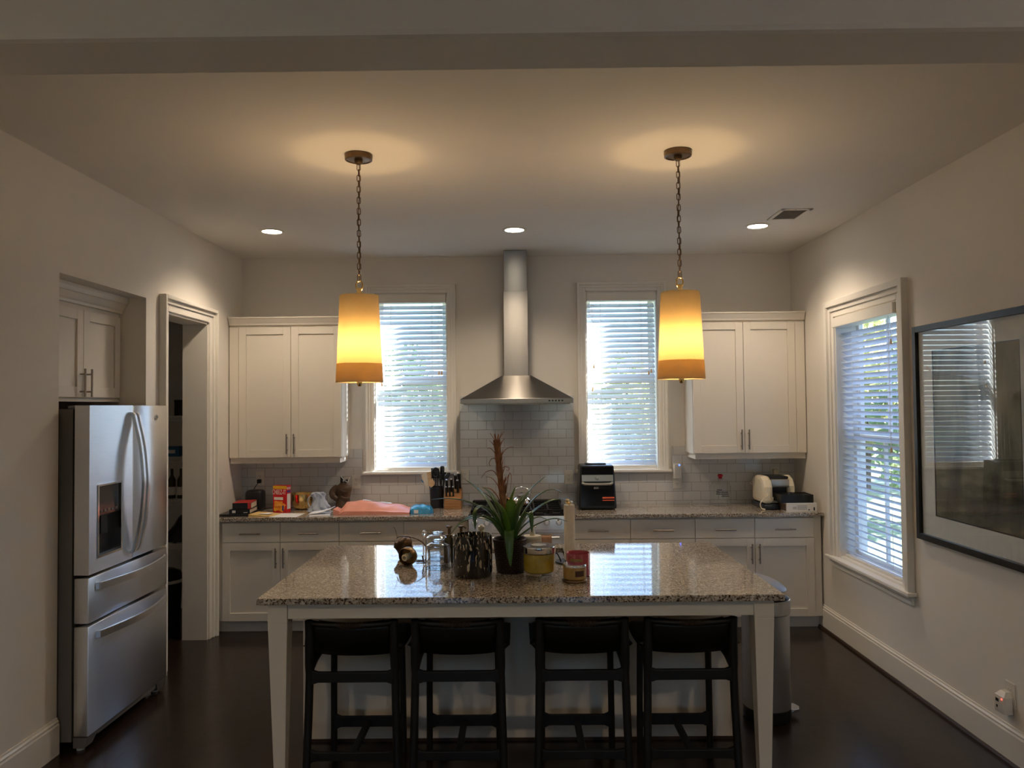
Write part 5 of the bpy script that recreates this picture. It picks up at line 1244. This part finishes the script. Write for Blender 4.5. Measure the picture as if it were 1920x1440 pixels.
# ------------------------------------------------------------------ right counter
t = T('air_fryer', .661, 6.47, 'black air fryer oven with a silver band and orange stickers, right of the range', 'air fryer')
p8 = lambda x0, x1, y0, y1, x2, x3, y2, y3, a, b: [(x0, y0, z + a), (x1, y0, z + a), (x1, y1, z + a), (x0, y1, z + a), (x2, y2, z + b), (x3, y2, z + b), (x3, y3, z + b), (x2, y3, z + b)]
MB().hexa(p8(.506, .818, 6.325, 6.60, .523, .800, 6.365, 6.60, .010, .362)).build('housing', 'black', t, bevel=.012)
def fy(h): return 6.325 + .040 * (h - .010) / .352
def strip(x0, x1, h0, h1, th, name, m, bevel=0):
    return MB().hexa([(x0, fy(h0) - th, z + h0), (x1, fy(h0) - th, z + h0), (x1, fy(h0) + .004, z + h0), (x0, fy(h0) + .004, z + h0), (x0, fy(h1) - th, z + h1), (x1, fy(h1) - th, z + h1), (x1, fy(h1) + .004, z + h1), (x0, fy(h1) + .004, z + h1)]).build(name, m, t, bevel=bevel)
strip(.530, .796, .034, .208, .006, 'door_window', 'blackgloss', .002)
strip(.534, .792, .232, .284, .004, 'silver_band', 'silver', .0015)
strip(.535, .790, .290, .350, .002, 'top_panel', 'blackgloss')
MB().lathe([(0, 0), (.015, 0), (.015, .014), (.012, .016), (0, .016)], (.661, fy(.258) - .003, z + .258), 24, mat=Matrix.Rotation(R(90), 4, 'X')).build('dial', 'silver', t, smooth=True)
MB().tube(spline([(.540, fy(.216) - .004, z + .222), (.548, fy(.216) - .026, z + .216), (.575, fy(.216) - .034, z + .213), (.661, fy(.216) - .036, z + .212), (.747, fy(.216) - .034, z + .213), (.774, fy(.216) - .026, z + .216), (.782, fy(.216) - .004, z + .222)], 6), .010, 10).build('handle', 'silver', t, smooth=True)
strip(.700, .797, .094, .106, .0075, 'orange_sticker', 'redstick'); strip(.700, .797, .076, .083, .0075, 'orange_sticker', 'redstick')
m = MB()
for q in range(3):
    for k in range(4): m.box(.632 + k * .010, .639 + k * .010, fy(.18) - .0075, fy(.18) - .006, z + .172 + q * .006, z + .175 + q * .006)
m.build('panel_print', 'grille', t)
for x in (.535, .79):
    for y in (6.35, 6.57): MB().cyl((x, y, z), (x, y, z + .012), .012, 12).build('foot', 'rubber', t)
MB().rbox(.575, .745, 6.44, 6.54, z + .362, z + .374, .005).build('top_vent', 'black', t, smooth=True)
# glass jar
cx, cy = 1.723, 6.545
t = T('glass_jar', cx, cy, 'clear glass storage jar with a red lid knob and black lettering, on the right counter', 'jar')
MB().lathe([(0, 0), (.082, 0), (.088, .006), (.089, .02), (.087, .165), (.078, .186), (.072, .190), (.084, .196), (.084, .200), (.069, .196), (.074, .184), (.083, .163), (.085, .02), (.08, .010), (0, .008)], (cx, cy, z), 44).build('glass', 'jarglass', t, smooth=True)
MB().lathe([(.086, .201), (.088, .205), (.080, .209), (.040, .222), (.014, .228), (0, .229)], (cx, cy, z), 40).build('lid', 'jarglass', t, smooth=True)
MB().lathe([(.012, .227), (.018, .230), (.012, .238), (.021, .246), (.022, .256), (.014, .264), (0, .266)], (cx, cy, z), 24).build('knob', 'redknob', t, smooth=True)
m = MB(); random.seed(5)
for row, (zz, a0, n) in enumerate(((.134, 240, 5), (.116, 236, 13), (.100, 234, 14), (.083, 262, 9))):
    for k in range(n):
        a = R(a0 + k * 5.1); h = random.choice((.008, .010, .013)); r = .0885; w_ = .0028
        for s in (-1, 1):
            b = a + s * .022; m.hexa([(cx + rr * math.cos(b + e), cy + rr * math.sin(b + e), z + hh) for hh in (zz, zz + h) for rr, e in ((r, -.012), (r, .012), (r + .0008, .012), (r + .0008, -.012))])
        m.hexa([(cx + rr * math.cos(a + e), cy + rr * math.sin(a + e), z + hh) for hh in (zz + h * .4, zz + h * .62) for rr, e in ((r, -.022), (r, .022), (r + .0008, .022), (r + .0008, -.022))])
m.build('lettering', 'black', t)
# coffee machine
t = T('coffee_machine', 2.15, 6.40, 'cream capsule coffee machine with black base in the right corner', 'coffee machine')
MB().prism([(6.26, .045), (6.58, .045), (6.58, .235), (6.50, .262), (6.36, .262), (6.30, .235), (6.27, .18)], lambda p, q, a: (a, p, z + q), 1.998, 2.078).build('left_housing', 'cream', t, bevel=.026)
MB().prism([(6.34, .10), (6.60, .045), (6.60, .20), (6.55, .245), (6.46, .262), (6.39, .235), (6.35, .18)], lambda p, q, a: (a, p, z + q), 2.222, 2.285).build('right_fin', 'cream', t, bevel=.016)
MB().box(2.072, 2.228, 6.38, 6.60, z + .040, z + .236).build('core', 'black', t, bevel=.004)
MB().rbox(2.076, 2.228, 6.318, 6.40, z + .172, z + .238, .008).build('silver_head', 'silver', t, smooth=True)
MB().rbox(2.066, 2.232, 6.35, 6.56, z + .236, z + .258, .010).build('top_lever', 'black', t, smooth=True)
MB().rbox(2.076, 2.226, 6.325, 6.41, z + .045, z + .086, .008).build('cup_shelf', 'cream', t, smooth=True)
MB().rbox(1.996, 2.122, 6.24, 6.60, z, z + .042, .014).rbox(2.10, 2.26, 6.335, 6.60, z, z + .042, .010).build('base', 'navy', t, smooth=True)
MB().tube(spline([(2.03, 6.60, z + .20), (2.00, 6.62, z + .18), (2.012, 6.45, z + .16), (2.030, 6.258, z + .125), (1.990, 6.25, z + .085), (1.965, 6.25, z + .050), (1.975, 6.25, z + .012), (2.00, 6.235, z + .006)], 7), .0042, 8).build('power_cord', 'cream', t, smooth=True)
# white box with black organizer
o = T('carton', 2.24, 6.22, 'low white product box on the right end of the counter, under the black tray', 'box')
MB().box(2.130, 2.368, 6.115, 6.322, z, z + .069).build('carton', 'white', o, bevel=.0015)
MB().box(2.178, 2.208, 6.114, 6.1155, z + .020, z + .042).build('code_print', 'grille', o)
m = MB()
for q in range(4): m.box(2.215, 2.29, 6.114, 6.1155, z + .046 - q * .009, z + .048 - q * .009)
m.box(2.300, 2.312, 6.114, 6.1155, z + .012, z + .020).box(2.342, 2.352, 6.1135, 6.1155, z + .010, z + .036).build('fine_print', 'black', o)
MB().box(2.1265, 2.129, 6.13, 6.31, z + .006, z + .060).build('picture_side', 'clay', o)
t = T('organizer_tray', 2.22, 6.22, 'black ribbed organizer tray stacked on the white box', 'tray', z=CZ + .0695)
zz = z + .0695
TX = 0
MB().box(2.092, 2.348, 6.125, 6.131, zz, zz + .064).box(2.092, 2.348, 6.306, 6.312, zz, zz + .064).box(2.092, 2.098, 6.131, 6.306, zz, zz + .064).box(2.342, 2.348, 6.131, 6.306, zz, zz + .064).box(2.098, 2.342, 6.131, 6.306, zz, zz + .006).build('tray', 'black', t, bevel=.002)
m = MB()
for k in range(26): m.box(2.098 + k * .0095, 2.1025 + k * .0095, 6.123, 6.1255, zz + .004, zz + .060)
m.build('ribs', 'blackmetal', t)
MB().box(2.0985, 2.3415, 6.1315, 6.3055, zz + .050, zz + .056).build('capsule_lid', 'black', t)
MB().lathe([(0, 0), (.026, 0), (.024, .012), (.010, .020), (0, .021)], (2.20, 6.215, zz + .056), 20).build('knob', 'black', t, smooth=True)

# ------------------------------------------------------------------ pantry
SHL = [(1.717, 'top'), (1.365, 'second'), (1.003, 'third'), (.632, 'lowest')]
for i, (h, nm) in enumerate(SHL):
    t = thing('wire_shelf', (-3.2, 6.72, h), 'white wire shelf inside the dark pantry, %s of the four' % nm, 'shelf', 'pantry wire shelves')
    m = MB()
    for y in (6.55, 6.72, 6.88): m.cyl((-3.88, y, h - .004), (-2.59, y, h - .004), .0032, 6)
    m.cyl((-3.88, 6.55, h - .040), (-2.59, 6.55, h - .040), .0032, 6)
    for k in range(52):
        x = -3.87 + k * .0252; m.tube([(x, 6.55, h - .040), (x, 6.55, h - .001), (x, 6.895, h - .001)], .0024, 5)
    m.build('wires', 'wire', t)
    MB().tube([(-2.62, 6.56, h - .03), (-2.62, 6.897, h - .26)], .006, 6).tube([(-3.30, 6.56, h - .03), (-3.30, 6.897, h - .26)], .006, 6).build('bracket', 'wire', t)
def S1(name, h, x, y, prof, m, lb, cat, lid=None):
    zz = h + .0025; t = thing(name, (x, y, zz), lb, cat)
    MB().lathe(prof, (x, y, zz), 24).build('body', m, t, smooth=True)
    if lid: MB().lathe([(a, b) for a, b in lid[0]], (x, y, zz), 24).build('lid', lid[1], t, smooth=True)
S1('canister', 1.717, -2.915, 6.68, [(0, 0), (.055, 0), (.056, .005), (.056, .12), (0, .12)], 'black', 'dark canister on the top pantry shelf', 'canister', ([(.058, .12), (.058, .135), (0, .137)], 'blackmetal'))
S1('canister', 1.717, -2.775, 6.70, [(0, 0), (.05, 0), (.051, .005), (.051, .10), (0, .10)], 'clay', 'brown canister at the right of the top pantry shelf', 'canister', ([(.053, .10), (.053, .112), (0, .114)], 'pages'))
t = thing('carton', (-2.99, 6.66, 1.3675), 'blue carton on the second pantry shelf', 'box'); MB().box(-3.045, -2.905, 6.62, 6.74, 1.3675, 1.452).build('carton', 'bluebox', t); MB().box(-3.01, -2.94, 6.619, 6.6205, 1.395, 1.425).build('print', 'white', t)
S1('tin', 1.365, -2.825, 6.66, [(0, 0), (.052, 0), (.053, .004), (.053, .095), (.050, .10), (0, .10)], 'white', 'white and dark tin on the second pantry shelf', 'tin', ([(.054, .100), (.054, .118), (0, .120)], 'clay'))
for x, lb in ((-2.985, 'dark bottle with white label on the third pantry shelf, left'), (-2.905, 'dark bottle with white label on the third pantry shelf, right')):
    t = thing('bottle', (x, 6.66, 1.0055), lb, 'bottle')
    MB().lathe([(0, 0), (.030, 0), (.031, .004), (.031, .16), (.012, .20), (.012, .255), (0, .256)], (x, 6.66, 1.0055), 24).build('glass', 'bottle', t, smooth=True)
    MB().lathe([(.0316, .03), (.0316, .10)], (x, 6.66, 1.0055), 24).build('label', 'white', t)
S1('jar', 1.003, -2.815, 6.68, [(0, 0), (.05, 0), (.051, .005), (.051, .18), (0, .18)], 'grayutensil', 'dark jar on the third pantry shelf', 'jar')
t = thing('grocery_bag', (-2.89, 6.7, .6385), 'dark bag slumped on the lowest pantry shelf', 'bag')
MB().lump(-3.02, -2.72, 6.58, 6.83, .6385, lambda u, v: .22 * max(0, math.sin(math.pi * u)) ** .5 * max(0, math.sin(math.pi * v)) ** .5 + .012 * math.sin(15 * u + 7 * v), 20, 14).build('bag', 'bag', t, smooth=True)
t = thing('waste_bin', (-2.93, 6.45, 0), 'pantry waste bin with a pale rim and a black liner', 'trash can')
MB().lathe([(0, .0), (.12, .0), (.14, .36), (.136, .36), (.117, .01), (0, .01)], (-2.93, 6.40, 0), 36).build('body', 'black', t, smooth=True)
MB().lathe([(.138, .345), (.152, .347), (.153, .372), (.136, .374)], (-2.93, 6.40, 0), 36, close=True).build('rim', 'wire', t, smooth=True)
MB().lathe([(.133, .34), (.150, .376), (.128, .43), (.07, .455), (0, .46)], (-2.93, 6.40, 0), 24).build('liner', 'bag', t, smooth='full')

# ------------------------------------------------------------------ outside
struct(MB().box(-40, 40, 7.05, 60, -.6, -.5).box(2.75, 40, -40, 7.05, -.6, -.5).build('ground', 'grass'))
struct(MB().box(-40, 2.75, -40, -4.85, -.6, -.5).build('ground_patio', 'patio'))
def tree(loc, sc, lb, m, seed, blobs, trunk_h=2.2):
    rnd = random.Random(seed); t = thing('tree', (0, 0, 0), lb, 'tree')
    MB().tube(spline([(0, 0, 0), (.05, .02, trunk_h * .5), (-.03, .05, trunk_h), (.05, 0, trunk_h * 1.5)], 5), [.12 - .0055 * i for i in range(16)], 8).build('trunk', 'trunk', t, smooth=True)
    vs, fc = [], []
    for bx_, by_, bz_, br in blobs:
        for k in range(int(420 * br * br) + 60):
            d = Vector((rnd.gauss(0, 1), rnd.gauss(0, 1), rnd.gauss(0, .8))).normalized() * br * rnd.uniform(.55, 1) ; c = Vector((bx_, by_, bz_)) + d
            a = Vector((rnd.gauss(0, 1), rnd.gauss(0, 1), rnd.gauss(0, 1))).normalized(); b = a.cross(Vector((rnd.gauss(0, 1), rnd.gauss(0, 1), rnd.gauss(0, 1)))).normalized(); s_ = rnd.uniform(.08, .15)
            n = len(vs); vs += [c - a * s_, c + b * s_ * .55, c + a * s_, c - b * s_ * .55]; fc.append((n, n + 1, n + 2, n + 3))
    MB()._m(vs, fc).build('foliage', m, t)
    t.location = loc; t.scale = (sc, sc, sc); return t
BL = [(0, 0, 2.6, 1.1), (.7, .3, 2.2, .8), (-.7, -.2, 2.1, .85), (.1, -.6, 1.7, .8), (0, .2, 3.4, .8), (-.4, .5, 1.2, .7), (.6, -.4, 1.0, .7)]
tree((8.2, 15.0, -.5), .95, 'green tree outside the right window', 'leaves', 1, BL)
tree((9.0, 20.0, -.5), 1.25, 'yellow green tree farther outside the right window', 'leavesy', 2, BL)
tree((13.5, 22.0, -.5), 1.3, 'green tree far right outside the right window', 'leaves', 3, BL)
tree((-3.2, 21.0, -.5), 1.0, 'green tree outside the left back window', 'leaves', 4, BL)
tree((-.2, 27.0, -.5), 1.15, 'yellow green tree between the two back windows', 'leavesy', 5, BL)
tree((3.3, 23.0, -.5), .95, 'green tree outside the right back window', 'leavesy', 6, BL)
t = thing('neighbor_house', (9.5, 1.0, -.5), 'neighbouring house with grey siding beyond the side yard', 'house')
MB().box(6.4, 13, -7, 7.9, -.5, 4.9).build('wall', 'siding', t)
MB().prism([(6.0, 4.9), (13.4, 4.9), (9.7, 6.3)], lambda p, q, a: (p, a, q), -7.3, 8.2).build('roof', 'roofing', t)
t = thing('neighbor_house', (5.0, 18.5, -.5), 'lavender grey house with dark paned windows seen through the right window', 'house')
MB().box(4.2, 6.9, 16.9, 20, -.5, 4.2).build('wall', 'siding', t)
MB().prism([(3.8, 4.2), (7.3, 4.2), (5.5, 5.9)], lambda p, q, a: (p, a, q), 16.6, 20.3).build('roof', 'roofing', t)
for x in (5.2, 6.3):
    f0 = MB().box(x - .36, x + .36, 16.86, 16.90, .0, 2.2).build('window', 'shutter', t)
    m = MB()
    for k in range(4): m.box(x - .37 + k * .24, x - .34 + k * .24, 16.84, 16.87, 0, 2.2)
    for k in range(6): m.box(x - .36, x + .36, 16.84, 16.87, .0 + k * .43, .03 + k * .43)
    m.build('muntins', 'trim', f0)
